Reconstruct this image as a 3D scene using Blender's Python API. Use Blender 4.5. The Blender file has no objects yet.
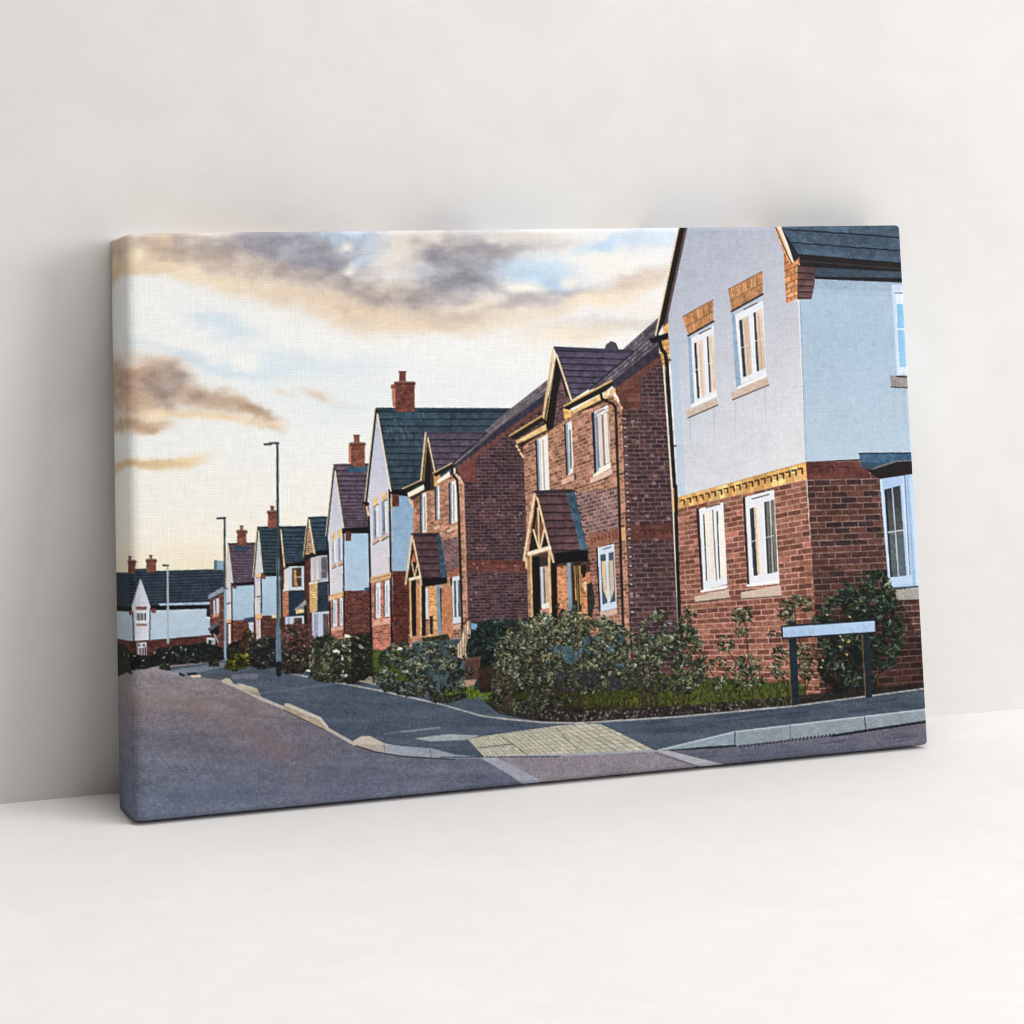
import bpy, math, random
import numpy as np

# ------------------------------------------------------------------ scene, camera
sc = bpy.context.scene
col = sc.collection
W, H = 0.61175, 0.4                     # canvas width and height (metres)
LEAN = 0.108586                          # how far it leans back on the wall (radians)
RL, RR, RT = 0.0085, 0.0030, 0.0032     # rounding of the wrapped edges: left, right, top and bottom
RB = 0.0050                             # depth of the rounding
CAM = dict(loc=(-0.335791, -1.771984, 0.455600), rot=(1.5915805, -0.001188, -0.374503),
           f=2475.647, cx=512 + 68.635, cy=512 - 409.150)

cam = bpy.data.objects.new("camera", bpy.data.cameras.new("camera"))
col.objects.link(cam)
cam.location = CAM['loc']; cam.rotation_euler = CAM['rot']
cam.data.sensor_width = 36
cam.data.lens = CAM['f'] / 1024 * 36
cam.data.shift_x = -(CAM['cx'] - 512) / 1024
cam.data.shift_y = (CAM['cy'] - 512) / 1024
cam.data.clip_end = 100
cam.data.clip_start = 0.05
sc.camera = cam
sc.view_settings.view_transform = 'Standard'
sc.view_settings.look = 'None'
sc.view_settings.exposure = 0
sc.cycles.use_denoising = True
sc.cycles.filter_width = 1.1
sc.cycles.max_bounces = 6
sc.cycles.sample_clamp_indirect = 3

# where the canvas stands
DF = 0.05032                            # depth used for the printed front plane
BASE = np.array([0, -H * math.sin(LEAN), -DF * math.sin(LEAN) + .0028])   # the soft lower edge rests on the floor
UP = np.array([0, math.sin(LEAN), math.cos(LEAN)])
NRM = np.array([0, -math.cos(LEAN), math.sin(LEAN)])


def rotm(ax, ay, az):
    cx, sx, cy, sy, cz, sz = math.cos(ax), math.sin(ax), math.cos(ay), math.sin(ay), math.cos(az), math.sin(az)
    Rx = np.array([[1, 0, 0], [0, cx, -sx], [0, sx, cx]])
    Ry = np.array([[cy, 0, sy], [0, 1, 0], [-sy, 0, cy]])
    Rz = np.array([[cz, -sz, 0], [sz, cz, 0], [0, 0, 1]])
    return Rz @ Ry @ Rx


def view(p):
    c = (np.array(p) - np.array(CAM['loc'])) @ rotm(*CAM['rot'])
    return (CAM['cx'] + CAM['f'] * c[0] / -c[2], CAM['cy'] - CAM['f'] * c[1] / -c[2])


def homog(src, dst):
    A = []
    for (x, y), (u, v) in zip(src, dst):
        A.append([x, y, 1, 0, 0, 0, -u * x, -u * y, -u]); A.append([0, 0, 0, x, y, 1, -v * x, -v * y, -v])
    return np.linalg.svd(np.array(A, float))[2][-1].reshape(3, 3)


def hap(M, x, y):
    w = M[2, 0] * x + M[2, 1] * y + M[2, 2]
    return (M[0, 0] * x + M[0, 1] * y + M[0, 2]) / w, (M[1, 0] * x + M[1, 1] * y + M[1, 2]) / w


# ------------------------------------------------------------------ the picture printed on the canvas
# The print is drawn here as a flat drawing in the plane of the canvas: polygons, strokes, brick and tile
# patterns and leaf strokes.  The drawing's own units are "d" units; M_DC takes them onto the canvas sheet.
NX, NY, SS = 900, 600, 3
OX = int(round(DF / (W / NX)))          # columns of drawing that run on round the left side
RW, RH = (NX + OX) * SS, NY * SS
corn = [(0, H), (W, H), (W, 0), (0, 0)]
px = [view(BASE + DF * NRM + np.array([s, 0, 0]) + t * UP) for s, t in corn]
M_DC = homog(px, [(OX * SS, 0), (RW, 0), (RW, RH), (OX * SS, RH)])
M_CD = np.linalg.inv(M_DC)
jj, ii = np.meshgrid(np.arange(RW) + .5, np.arange(RH) + .5)


def surf(x, z):
    """front sheet with its rounded edges: canvas coordinates to local position"""
    qx = np.clip(x, RL, W - RR); qz = np.clip(z, RT, H - RT)
    dx, dz = x - qx, z - qz
    r_ = np.where(dx < 0, RL, RR)
    nx_, nz_ = dx / r_, dz / RT
    m = np.maximum(np.abs(nx_), np.abs(nz_)); dl = np.hypot(nx_, nz_) + 1e-12
    an = m * math.pi / 2
    return np.stack([qx + nx_ / dl * np.sin(an) * r_ - W / 2, -DF + RB * (1 - np.cos(an)), qz + nz_ / dl * np.sin(an) * RT], -1)


# each sample of the drawing sits where the canvas sheet really is (so the picture bends with the cloth)
ss_ = (jj / SS - OX) * (W / NX); tt_ = H - ii / SS * (H / NY)
lp = surf(np.maximum(ss_, 0), tt_)
cL, sL = math.cos(LEAN), math.sin(LEAN)
wp = np.stack([lp[..., 0] + W / 2, lp[..., 1] * cL + lp[..., 2] * sL + BASE[1], -lp[..., 1] * sL + lp[..., 2] * cL + BASE[2]], -1)
cp = (wp - np.array(CAM['loc'])) @ rotm(*CAM['rot'])
PX = (CAM['cx'] + CAM['f'] * cp[..., 0] / -cp[..., 2] + np.minimum(ss_, 0) * 1250).astype(np.float32)
PY = (CAM['cy'] - CAM['f'] * cp[..., 1] / -cp[..., 2]).astype(np.float32)
del jj, ii, ss_, tt_, lp, wp, cp
A = np.zeros((RH, RW, 3), np.float32)
ID = np.zeros((RH, RW), np.int16)
PARTS = [None]


def part(name, parent=None, label=None):
    PARTS.append((name, parent, label)); return len(PARTS) - 1


def _hash(a, b, s):
    n = (a.astype(np.int64) * 374761393 + b.astype(np.int64) * 668265263 + s * 974634777) & 0x7fffffff
    n = ((n ^ (n >> 13)) * 1274126177) & 0x7fffffff
    n = ((n ^ (n >> 16)) * 374761393) & 0x7fffffff
    return (n & 0xffff) / 65535.0


def vn(x, y, s=0):
    xi, yi = np.floor(x), np.floor(y); fx, fy = x - xi, y - yi
    fx = fx * fx * (3 - 2 * fx); fy = fy * fy * (3 - 2 * fy)
    a, b, c, d = _hash(xi, yi, s), _hash(xi + 1, yi, s), _hash(xi, yi + 1, s), _hash(xi + 1, yi + 1, s)
    return (a * (1 - fx) + b * fx) * (1 - fy) + (c * (1 - fx) + d * fx) * fy - .5


def fbm(x, y, s=0, o=4):
    r = 0; am = 1.0
    for k in range(o):
        r = r + am * vn(x * 2 ** k, y * 2 ** k, s + k * 17); am *= .5
    return r


def box(x0, y0, x1, y1):
    c = [hap(M_DC, np.float64(x), np.float64(y)) for x, y in ((x0, y0), (x1, y0), (x1, y1), (x0, y1))]
    a = max(0, int(min(p[0] for p in c)) - 8); b = min(RW, int(max(p[0] for p in c)) + 9)
    if x0 < 150: a = 0
    if x1 < 150: b = (OX + 34) * SS
    e = max(0, int(min(p[1] for p in c)) - 8); f = min(RH, int(max(p[1] for p in c)) + 9)
    return (slice(e, f), slice(a, b)) if a < b and e < f else None


def inpoly(X, Y, pts):
    m = np.zeros(X.shape, bool); n = len(pts)
    for k in range(n):
        (x0, y0), (x1, y1) = pts[k], pts[(k + 1) % n]
        if y0 == y1: continue
        m ^= ((y0 > Y) != (y1 > Y)) & (X < (x1 - x0) * (Y - y0) / (y1 - y0) + x0)
    return m


def put(sl, m, X, Y, c, pid, a):
    if not m.any(): return
    cc = c(X[m], Y[m]) if callable(c) else np.array(c, np.float32)
    V = A[sl]
    if a < 1: V[m] = V[m] * (1 - a) + cc * a
    else: V[m] = cc
    if pid is not None: ID[sl][m] = pid


def F(pts, c, pid=None, a=1.0):
    xs = [p[0] for p in pts]; ys = [p[1] for p in pts]
    sl = box(min(xs), min(ys), max(xs), max(ys))
    if sl is None: return
    X, Y = PX[sl], PY[sl]
    put(sl, inpoly(X, Y, pts), X, Y, c, pid, a)


def R(x0, y0, x1, y1, c, pid=None, a=1.0): F([(x0, y0), (x1, y0), (x1, y1), (x0, y1)], c, pid, a)


def L(pts, w, c, pid=None, a=1.0, w1=None):
    n = len(pts) - 1
    for k in range(n):
        (x0, y0), (x1, y1) = pts[k], pts[k + 1]
        wa = w if w1 is None else w + (w1 - w) * k / n
        wb = w if w1 is None else w + (w1 - w) * (k + 1) / n
        q = max(wa, wb)
        sl = box(min(x0, x1) - q, min(y0, y1) - q, max(x0, x1) + q, max(y0, y1) + q)
        if sl is None: continue
        X, Y = PX[sl], PY[sl]
        dx, dy = x1 - x0, y1 - y0
        t = np.clip(((X - x0) * dx + (Y - y0) * dy) / (dx * dx + dy * dy + 1e-9), 0, 1)
        d = np.hypot(X - x0 - t * dx, Y - y0 - t * dy)
        put(sl, d < (wa + (wb - wa) * t) / 2, X, Y, c, pid, a)


def shade(pts, k, a=None):
    """multiply what is already drawn inside pts"""
    xs = [p[0] for p in pts]; ys = [p[1] for p in pts]
    sl = box(min(xs), min(ys), max(xs), max(ys))
    if sl is None: return
    m = inpoly(PX[sl], PY[sl], pts)
    A[sl][m] *= np.array(k, np.float32)


def spread(c, n): return np.broadcast_to(np.array(c, np.float32), (n, 3)).copy()


def rough(c, amp=6, sc_=3.0, s=1, c2=None, sc2=18., amp2=0.):
    def f(x, y):
        o = spread(c, len(x)) + (amp * 2 * fbm(x / sc_, y / sc_, s, 3))[:, None]
        if amp2: o += (amp2 * 2 * fbm(x / sc2, y / sc2, s + 7, 3))[:, None]
        return np.clip(o, 0, 255)
    return f


def vgrad(stops, amp=4, s=3, sx=4., sy=3.):
    ys = [q[0] for q in stops]; cs = np.array([q[1] for q in stops], np.float32)
    def f(x, y):
        o = np.stack([np.interp(y, ys, cs[:, k]) for k in range(3)], 1)
        return np.clip(o + (2 * amp * fbm(x / sx, y / sy, s, 3))[:, None], 0, 255)
    return f


def brick(q, nc, nr, cols, mort, mw=.2, mu=None, s=0, jit=10, bond=1.):
    M = homog(q, [(0, 0), (1, 0), (1, 1), (0, 1)])
    cols = np.array(cols, np.float32); mu = mu or mw * .45
    def f(x, y):
        u, v = hap(M, x.astype(np.float64), y.astype(np.float64)); u = u * nc; v = v * nr
        r = np.floor(v); u = u + bond * (.5 * (r % 2) + .13 * _hash(r, r, s)); c = np.floor(u)
        h = _hash(c, r, s); h2 = _hash(c, r, s + 5)
        o = cols[(h * len(cols)).astype(int).clip(0, len(cols) - 1)] * ((.82 + .34 * h2) if bond else (.95 + .1 * h2))[:, None]
        o = o + (jit * 2 * fbm(x / 1.6, y / 1.6, s, 2))[:, None]
        m = ((v - r) < mw) | ((u - c) < mu)
        mo = np.array(mort, np.float32) * (.85 + .3 * _hash(np.floor(u * 3), r, s + 9))[:, None]
        o[m] = mo[m]
        return np.clip(o, 0, 255)
    return f


def tiles(q, nr, c, dark, nc=20, lw=.2, s=0, jit=.18):
    M = homog(q, [(0, 0), (1, 0), (1, 1), (0, 1)])
    def f(x, y):
        u, v = hap(M, x.astype(np.float64), y.astype(np.float64)); u = u * nc; v = v * nr
        v = v + .06 * vn(u * 1.5, v, s + 3)
        r = np.floor(v); fv = v - r; cc = np.floor(u + .5 * (r % 2))
        k = 1 - jit / 2 + jit * _hash(cc, r, s) + .18 * (fv - .5) + .16 * fbm(x / 5., y / 3., s + 2, 3)
        o = np.array(c, np.float32) * k[:, None]
        m = fv < lw
        o[m] = np.array(dark, np.float32) * (.8 + .4 * _hash(cc, r, s + 4))[m][:, None]
        return np.clip(o, 0, 255)
    return f


# ---- leaves
def leaf(x, y, ln, wd, an, c, pid):
    sl = box(x - ln, y - ln, x + ln, y + ln)
    if sl is None: return
    X, Y = PX[sl] - x, PY[sl] - y
    ca, sa = math.cos(an), math.sin(an)
    u = (X * ca + Y * sa) / ln; v = (-X * sa + Y * ca) / wd
    m = (u * u + np.abs(v) ** 1.3) < 1
    if not m.any(): return
    k = (1 - .22 * np.sign(v[m]) + .25 * u[m])[:, None]
    A[sl][m] = np.clip(np.array(c, np.float32) * k, 0, 255)
    if pid is not None: ID[sl][m] = pid


def bush(pts, pid, n, ln, pal, base, hi=(170, 172, 160), hip=.12, ang=(-1.5, .8), seed=1, gap=.0, edge=1.5, gs=7., lowdark=.35):
    rng = random.Random(seed)
    xs = [p[0] for p in pts]; ys = [p[1] for p in pts]
    sl = box(min(xs), min(ys), max(xs), max(ys))
    X, Y = PX[sl], PY[sl]
    XX = X + 2 * edge * fbm(X / gs, Y / gs, seed, 3); YY = Y + 2 * edge * fbm(X / gs, Y / gs, seed + 50, 3)
    m = inpoly(XX, YY, pts)
    if gap: m &= fbm(X / gs, Y / gs, seed + 90, 3) > (gap - .5)
    put(sl, m, X, Y, rough(base, 12, 2.2, seed), pid, 1)
    y0, y1 = min(ys), max(ys)
    done = 0; tries = 0
    while done < n and tries < n * 20:
        tries += 1
        x = rng.uniform(min(xs), max(xs)); y = rng.uniform(y0, y1)
        xa, ya = np.array([x]), np.array([y])
        if not inpoly(xa, ya, pts)[0]: continue
        cl = float(fbm(xa / gs, ya / gs, seed + 90, 3)[0])
        if gap and cl < gap - .5: continue
        done += 1
        c = np.array(pal[rng.randrange(len(pal))], float) * (1 + 1.1 * cl) * rng.uniform(.42, 1.2)
        if rng.random() < .22: c *= .42
        if rng.random() < hip * (1.4 - (y - y0) / (y1 - y0)): c = np.array(hi, float) * rng.uniform(.75, 1.1)
        c *= 1 - lowdark * ((y - y0) / (y1 - y0)) ** 2
        ln_ = ln * 1.12; leaf(x, y, ln_ * rng.uniform(.6, 1.2), ln_ * rng.uniform(.2, .38), rng.uniform(*ang), c, pid)


def sapling(pid, stem, tufts, seed, pal, ln=3.0, hi=(150, 156, 126)):
    rng = random.Random(seed)
    for st in stem: L(st, 1.4, (62, 46, 36), pid, 1, .8)
    for (cx, cy, rx, ry, n) in tufts:
        for _ in range(n):
            r = math.sqrt(rng.random()); t = rng.uniform(0, 6.283)
            c = np.array(pal[rng.randrange(len(pal))], float) * rng.uniform(.6, 1.3)
            if rng.random() < .25: c *= .4
            if rng.random() < .1: c = np.array(hi, float) * rng.uniform(.7, 1.1)
            leaf(cx + rx * r * math.cos(t), cy + ry * r * math.sin(t), ln * rng.uniform(.6, 1.15), ln * rng.uniform(.2, .36), rng.uniform(-1.6, .9), c, pid)


ALL = [(20, 180), (980, 180), (980, 880), (20, 880)]
# ================================================================== sky
sky = part('printed_sky', None, 'printed cloudy sky, cream and blue grey')
F(ALL, vgrad([(225, (238, 239, 240)), (330, (240, 241, 241)), (430, (239, 241, 241)), (500, (243, 241, 234)), (545, (246, 240, 227)), (575, (243, 230, 205))], 1.5), sky)
wx = 15 * fbm(PX / 46, PY / 30, 11, 5) + 5 * fbm(PX / 9, PY / 7, 15, 3)
wy = 11 * fbm(PX / 42, PY / 26, 31, 5) + 4 * fbm(PX / 9, PY / 7, 35, 3)


def puff(cx, cy, rx, ry, c, a=.8, rot=0, p=1.0):
    sl = box(cx - 3 * max(rx, ry) - 20, cy - 3 * max(rx, ry) - 20, cx + 3 * max(rx, ry) + 20, cy + 3 * max(rx, ry) + 20)
    if sl is None: return
    k = min(1.0, .35 + ry / 16.)
    X = PX[sl] + wx[sl] * k - cx; Y = PY[sl] + wy[sl] * k - cy
    t = math.radians(rot); ca, sa = math.cos(t), math.sin(t)
    r2 = ((X * ca + Y * sa) / rx) ** 2 + ((-X * sa + Y * ca) / ry) ** 2
    al = (a * np.exp(-r2 ** p * .9))[..., None]
    A[sl] = A[sl] * (1 - al) + np.array(c, np.float32) * al


for q in [
    (80, 252, 60, 24, (206, 186, 166), .95, 2, 1.8), (92, 268, 50, 8, (232, 206, 170), .8, 0, 1.4), (84, 388, 60, 28, (190, 162, 140), .95, 4, 1.8), (84, 426, 50, 8, (206, 176, 146), .85, 0, 1.4), (86, 466, 60, 5, (222, 194, 152), .8, 0, 1.4),
    (245, 256, 100, 26, (214, 198, 182), .95, 4, 1.4), (150, 249, 50, 18, (206, 184, 162), .85, 0, 1.3),
    (215, 281, 75, 9, (242, 222, 194), .8, 9, 1.3), (148, 268, 44, 8, (238, 214, 182), .8, 0, 1.3), (300, 297, 60, 12, (238, 220, 196), .75, 16, 1.3),
    (360, 305, 90, 20, (224, 203, 182), .85, 8, 1.4), (430, 318, 90, 15, (236, 214, 187), .85, 2, 1.4),
    (185, 243, 30, 10, (176, 164, 162), .55, 10, 1.), (225, 256, 55, 14, (190, 175, 164), .55, 8, 1.2), (250, 246, 40, 12, (162, 156, 166), .75, 5, 1.2),
    (300, 246, 58, 17, (148, 149, 168), .95, 8, 1.4), (325, 262, 50, 15, (150, 150, 170), .9, 16, 1.3), (265, 268, 60, 12, (198, 182, 170), .6, 14, 1.2),
    (330, 282, 60, 12, (174, 166, 166), .65, 14, 1.2), (375, 290, 55, 12, (182, 172, 168), .65, 10, 1.2),
    (132, 254, 10, 8, (253, 238, 208), .9, 0, 1.), (160, 240, 12, 5, (232, 208, 178), .6, 0, 1.),
    (345, 237, 34, 8, (176, 202, 228), .75, 0, 1.3), (376, 246, 24, 16, (172, 184, 206), .75, 0, 1.4), (362, 262, 15, 6, (188, 208, 230), .8, -20, 1.),
    (346, 247, 7, 4, (240, 234, 228), .9, 0, 1.), (349, 271, 9, 6, (246, 240, 228), .95, -15, 1.), (372, 277, 10, 4, (224, 214, 210), .7, 0, 1.),
    (425, 246, 36, 18, (240, 226, 208), .9, -8, 1.4), (402, 262, 24, 9, (232, 220, 208), .7, -10, 1.), (398, 290, 22, 8, (236, 222, 206), .85, 0, 1.1), (425, 288, 20, 7, (222, 208, 196), .7, 0, 1.),
    (462, 262, 50, 32, (164, 163, 174), .95, -10, 1.6), (470, 276, 44, 22, (152, 153, 168), .85, -12, 1.3), (445, 240, 30, 9, (178, 171, 172), .7, 0, 1.1),
    (440, 302, 60, 13, (180, 170, 168), .85, 4, 1.3), (510, 247, 60, 9, (180, 176, 178), .75, -3, 1.2), (520, 238, 60, 6, (228, 218, 208), .6, 0, 1.),
    (520, 300, 60, 14, (188, 180, 180), .85, -4, 1.3), (470, 316, 60, 10, (206, 190, 178), .7, 0, 1.2), (565, 292, 30, 9, (172, 170, 176), .8, -10, 1.2),
    (540, 271, 38, 12, (190, 216, 240), .85, 4, 1.5), (548, 283, 18, 6, (176, 208, 238), .8, 10, 1.2), (518, 284, 18, 6, (248, 243, 232), .95, 8, 1.3), (566, 282, 12, 4, (244, 238, 228), .8, 0, 1.),
    (492, 298, 14, 10, (238, 234, 230), .85, -30, 1.2), (478, 306, 22, 6, (240, 226, 210), .8, -10, 1.1), (520, 318, 45, 8, (240, 228, 210), .7, -8, 1.2),
    (610, 262, 50, 16, (244, 240, 234), .8, 0, 1.3), (628, 287, 60, 9, (222, 202, 182), .85, -14, 1.3), (600, 300, 50, 10, (246, 228, 204), .75, -10, 1.2), (640, 276, 30, 9, (208, 192, 182), .75, -12, 1.2),
    (600, 243, 28, 7, (196, 220, 242), .9, -18, 1.3), (642, 238, 26, 9, (196, 218, 240), .75, 0, 1.3), (668, 236, 16, 8, (212, 230, 243), .8, 0, 1.),
    (612, 326, 70, 9, (206, 198, 196), .75, -6, 1.3), (575, 336, 50, 10, (246, 230, 208), .75, -6, 1.2), (640, 308, 30, 8, (240, 232, 224), .7, 0, 1.2),
    (216, 319, 22, 8, (206, 223, 235), .85, 5, 1.3), (236, 333, 22, 10, (212, 228, 237), .8, 10, 1.3), (185, 357, 36, 6, (210, 225, 236), .8, 16, 1.3),
    (235, 371, 30, 8, (210, 225, 236), .8, 6, 1.3), (276, 372, 40, 20, (214, 230, 239), .8, 0, 1.3), (335, 366, 60, 14, (222, 232, 238), .75, 0, 1.3), (135, 343, 20, 5, (222, 230, 236), .7, 4, 1.),
    (248, 362, 13, 10, (246, 246, 243), .9, 0, 1.3), (300, 385, 20, 6, (244, 242, 236), .7, 0, 1.), (350, 402, 70, 24, (228, 236, 239), .7, 0, 1.2), (470, 390, 90, 16, (232, 238, 239), .6, 0, 1.2),
    (318, 396, 12, 4, (224, 200, 178), .8, 18, 1.), (285, 395, 10, 3, (230, 218, 204), .6, 10, 1.), (350, 404, 14, 3, (222, 224, 222), .6, 14, 1.),
    (142, 386, 46, 27, (206, 176, 148), .95, 6, 1.8), (128, 384, 26, 18, (184, 154, 134), .8, 0, 1.2), (166, 388, 26, 17, (172, 156, 150), .9, 10, 1.3),
    (212, 402, 34, 12, (206, 178, 152), .95, 15, 1.6), (206, 400, 22, 7, (184, 164, 148), .8, 12, 1.2), (252, 414, 27, 9, (208, 180, 152), .95, 26, 1.6), (258, 414, 16, 5, (190, 170, 152), .7, 26, 1.2),
    (205, 417, 60, 4, (240, 210, 170), .75, 8, 1.3), (142, 424, 30, 8, (208, 180, 150), .9, 2, 1.5), (138, 424, 14, 6, (186, 156, 132), .8, 0, 1.2), (150, 414, 16, 4, (244, 222, 188), .8, -5, 1.1), (272, 428, 9, 4, (226, 200, 168), .7, 25, 1.2),
    (175, 461, 30, 5, (234, 204, 160), .9, -4, 1.5), (130, 466, 36, 5, (226, 196, 152), .8, -2, 1.4),
    (190, 556, 60, 10, (243, 230, 204), .4, 0, 1.3)]:
    puff(*q)
g_ = A @ np.array([.3, .59, .11], np.float32); cm = np.clip((236 - g_) / 50, 0, 1)
dtl = 27 * fbm(PX / 15 + .05 * wx, PY / 8 + .05 * wy, 301, 6) + 24 * np.abs(fbm(PX / 24 + .04 * wx, PY / 13 + .04 * wy, 305, 5)) - 6 + 22 * fbm(PX / 40, PY / 15, 302, 3)
A += (dtl * cm)[..., None] * np.array([1, .97, .9], np.float32)
g_ = (A @ np.array([.3, .59, .11], np.float32))[..., None]
cool = np.clip((A[..., 2] - A[..., 0]) / 20, 0, 1)[..., None] * .5
A = (g_ + (A - g_) * (1 - cool * np.clip((205 - g_) / 40, 0, 1))).astype(np.float32)
del wx, wy, dtl, cm, g_, cool

TEAL = (44, 80, 106); TEALD = (18, 34, 48); PURP = (96, 80, 96); PURPD = (48, 38, 52)
CREAM = (246, 224, 168); BLK = (20, 18, 20); WHT = (226, 228, 234)


def chimney(h, x0, y0, x1, y1, pot, c=(158, 80, 60), left=None):
    p = part('printed_chimney', h)
    R(x0, y0, x1, y1, brick([(x0, y0), (x1, y0), (x1, y1), (x0, y1)], max(2, (x1 - x0) / 4.), max(4, (y1 - y0) / 2.2), [c, tuple(k * .85 for k in c)], tuple(k * .8 for k in c), .25, s=int(x0)), p)
    if left: F(left, rough((196, 122, 84), 12, 2, 4), p)
    R(x0 - 1, y0 - .6, x1 + 1, y0 + 2.2, tuple(k * .72 for k in c), p)
    R(x0 + .5, y0 - 1.4, x1 - .5, y0 - .2, (150, 138, 122), p)
    a, b, t = pot
    R(a, t, b, y0 - .8, rough(tuple(k * .9 for k in c), 12, 2, 8), p); R(a - .6, t, b + .6, t + 1.4, tuple(k * .7 for k in c), p)


# ================================================================== far end house
h = part('printed_house', None, 'printed end house across the street, long teal roof with small white gable')
F([(40, 600), (152, 604), (222, 604), (222, 640), (208, 636), (40, 647)], vgrad([(606, (186, 208, 222)), (640, (172, 198, 216))], 4), h)
F([(40, 645), (150, 640), (215, 634.5), (222, 665), (40, 672)], brick([(110, 641), (215, 635), (215, 665), (110, 665)], 22, 10, [(94, 46, 42), (78, 38, 36), (104, 52, 46)], (92, 52, 48), .2, s=3), h)
rf = part('printed_roof', h)
F([(40, 577), (133, 572.5), (135, 569), (148, 568.5), (152, 571), (224, 569), (224, 590), (211, 605.5), (40, 612)],
  tiles([(110, 573), (224, 569), (224, 606), (110, 609)], 12, (46, 68, 90), (24, 40, 56), 40, .3, 4), rf)
F([(40, 611), (150, 606), (212, 604.5), (212, 608.5), (150, 610.5), (40, 617)], (14, 16, 22), rf)
F([(158, 603.5), (210, 602), (210, 604.6), (160, 605.6)], rough((168, 190, 216), 20, 3, 2), rf)
g = part('printed_gable', h)
F([(140.6, 578), (150.2, 605.5), (148.6, 640), (134.6, 641), (131.6, 606)], vgrad([(580, (196, 200, 212)), (640, (212, 216, 226))], 4), g)
R(136, 606.5, 146.6, 609.8, rough((136, 84, 78), 12, 2), g)
w = part('printed_window', h)
R(136, 611.6, 147, 622.4, (228, 230, 238), w)
for k in range(4): R(137 + k * 2.5, 613, 138.5 + k * 2.5, 620.5, (44, 52, 70), w)
R(136, 623.8, 147, 626, (150, 116, 100), g)
L([(132.6, 612), (134, 642)], 1.3, (44, 50, 60), h); L([(150.2, 611), (149.6, 641)], 1.3, (70, 84, 100), h)
F([(128, 610.5), (131.5, 610.5), (131.5, 615), (128.5, 615)], (120, 52, 48), h); R(151.5, 608.5, 155.8, 613, (140, 58, 50), h)
d = part('printed_door', h)
F([(137, 643), (146.6, 642), (147, 661), (138, 662)], (206, 212, 224), d)
R(139, 648, 140.4, 661, (60, 60, 75), d); R(141.4, 648, 144, 660, (120, 84, 88), d); R(144.8, 647, 146, 660, (60, 60, 75), d); R(138, 644, 140, 646.5, (40, 50, 66), d); R(143, 644, 145, 646.5, (40, 50, 66), d)
chimney(h, 125.4, 561, 135.4, 573.5, (128.6, 131, 556), (160, 84, 64)); chimney(h, 146.4, 560, 156, 572.5, (149.6, 152, 555), (160, 84, 64))
w = part('printed_window', h); R(206.6, 607.5, 211, 617.5, (34, 42, 56), w); R(206, 616.8, 211, 618.4, (214, 222, 232), w)
w = part('printed_window', h); R(206.6, 637.6, 214.5, 649.5, (206, 214, 226), w); R(208.2, 640, 211.6, 648, (34, 44, 58), w)
b = part('printed_tower_block', None, 'pale blue block far behind the roofs in the print')
F([(214, 560.5), (225, 561), (225, 570), (214, 570)], rough((126, 166, 190), 8, 3), b); R(214, 560, 217, 569.5, (86, 110, 128), b)
# ================================================================== brick house with porch, seen edge on
h = part('printed_house', None, 'printed narrow brick house front with dark porch, far down the street')
F([(210, 601), (225, 590), (227, 655), (216, 652), (210, 625)], brick([(210, 592), (226, 592), (226, 655), (210, 655)], 5, 26, [(128, 66, 54), (104, 50, 44)], (110, 70, 62), .2, s=6), h)
rf = part('printed_roof', h); F([(208, 595.5), (222.6, 587), (226, 590), (224, 593), (210, 600.5), (208, 598.5)], rough((132, 148, 168), 14, 3), rf); L([(209, 600), (224, 592.5)], 1.2, (26, 28, 34), rf)
w = part('printed_window', h); F([(212.5, 601), (219, 597.5), (219.5, 613), (213, 615)], (206, 202, 212), w); L([(215.6, 600), (216, 614)], 1.2, (92, 88, 100), w); L([(212.6, 600), (213, 614)], 1.2, (60, 56, 64), w); F([(212, 615), (219, 613), (219, 616), (213, 618)], (200, 140, 110), w)
p = part('printed_porch', h); F([(207.4, 629), (218.6, 621.5), (219, 626), (210.5, 632)], rough((76, 92, 112), 10, 2), p); F([(209, 632), (219, 625), (219, 634), (213, 636)], (24, 24, 30), p)
L([(212, 633), (216, 640), (217, 650)], 1.4, (30, 30, 36), p); L([(214, 634), (218, 642)], 1.2, (180, 180, 190), p); R(212.6, 638, 215, 650, (205, 205, 214), p)
# ================================================================== white gable, purple roof (small)
h = part('printed_house', None, 'printed small white gabled house with purple roof, ninth along the street')
F([(228.4, 548), (233, 583), (232, 622), (226, 622), (224.4, 584)], vgrad([(548, (196, 200, 212)), (620, (214, 210, 216))], 4), h)
F([(231.6, 584), (254.6, 583), (254.6, 620), (232, 621)], vgrad([(585, (172, 204, 224)), (620, (164, 194, 216))], 4), h)
F([(226, 621), (256, 619), (256, 655), (226, 655)], brick([(226, 620), (256, 620), (256, 655), (226, 655)], 7, 16, [(112, 52, 42), (92, 42, 36), (134, 66, 48)], (120, 76, 64), .2, s=8), h)
rf = part('printed_roof', h)
F([(228, 543.6), (256, 543.2), (254, 582.5), (232.8, 583.5)], tiles([(228, 544), (256, 544), (254, 583), (232.8, 583)], 14, PURP, (66, 54, 68), 12, .3, 9), rf)
R(234.5, 546, 248, 550.5, rough((48, 82, 108), 12, 2), rf); F([(231, 583), (254.6, 581.6), (254.6, 585), (231, 586.6)], BLK, rf)
L([(228, 544.5), (226.2, 585)], 1.2, (236, 212, 166), h); L([(228.6, 548), (232.8, 583)], 1., (240, 220, 180), h); L([(228.2, 543.8), (256, 543.2)], 1.2, (50, 44, 54), rf)
L([(231.8, 585), (232, 640)], 1.3, (30, 28, 34), h); L([(254.6, 566), (254.8, 640)], 1.5, (36, 32, 36), h); R(233, 585, 236.5, 588.6, (122, 58, 48), h)
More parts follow.
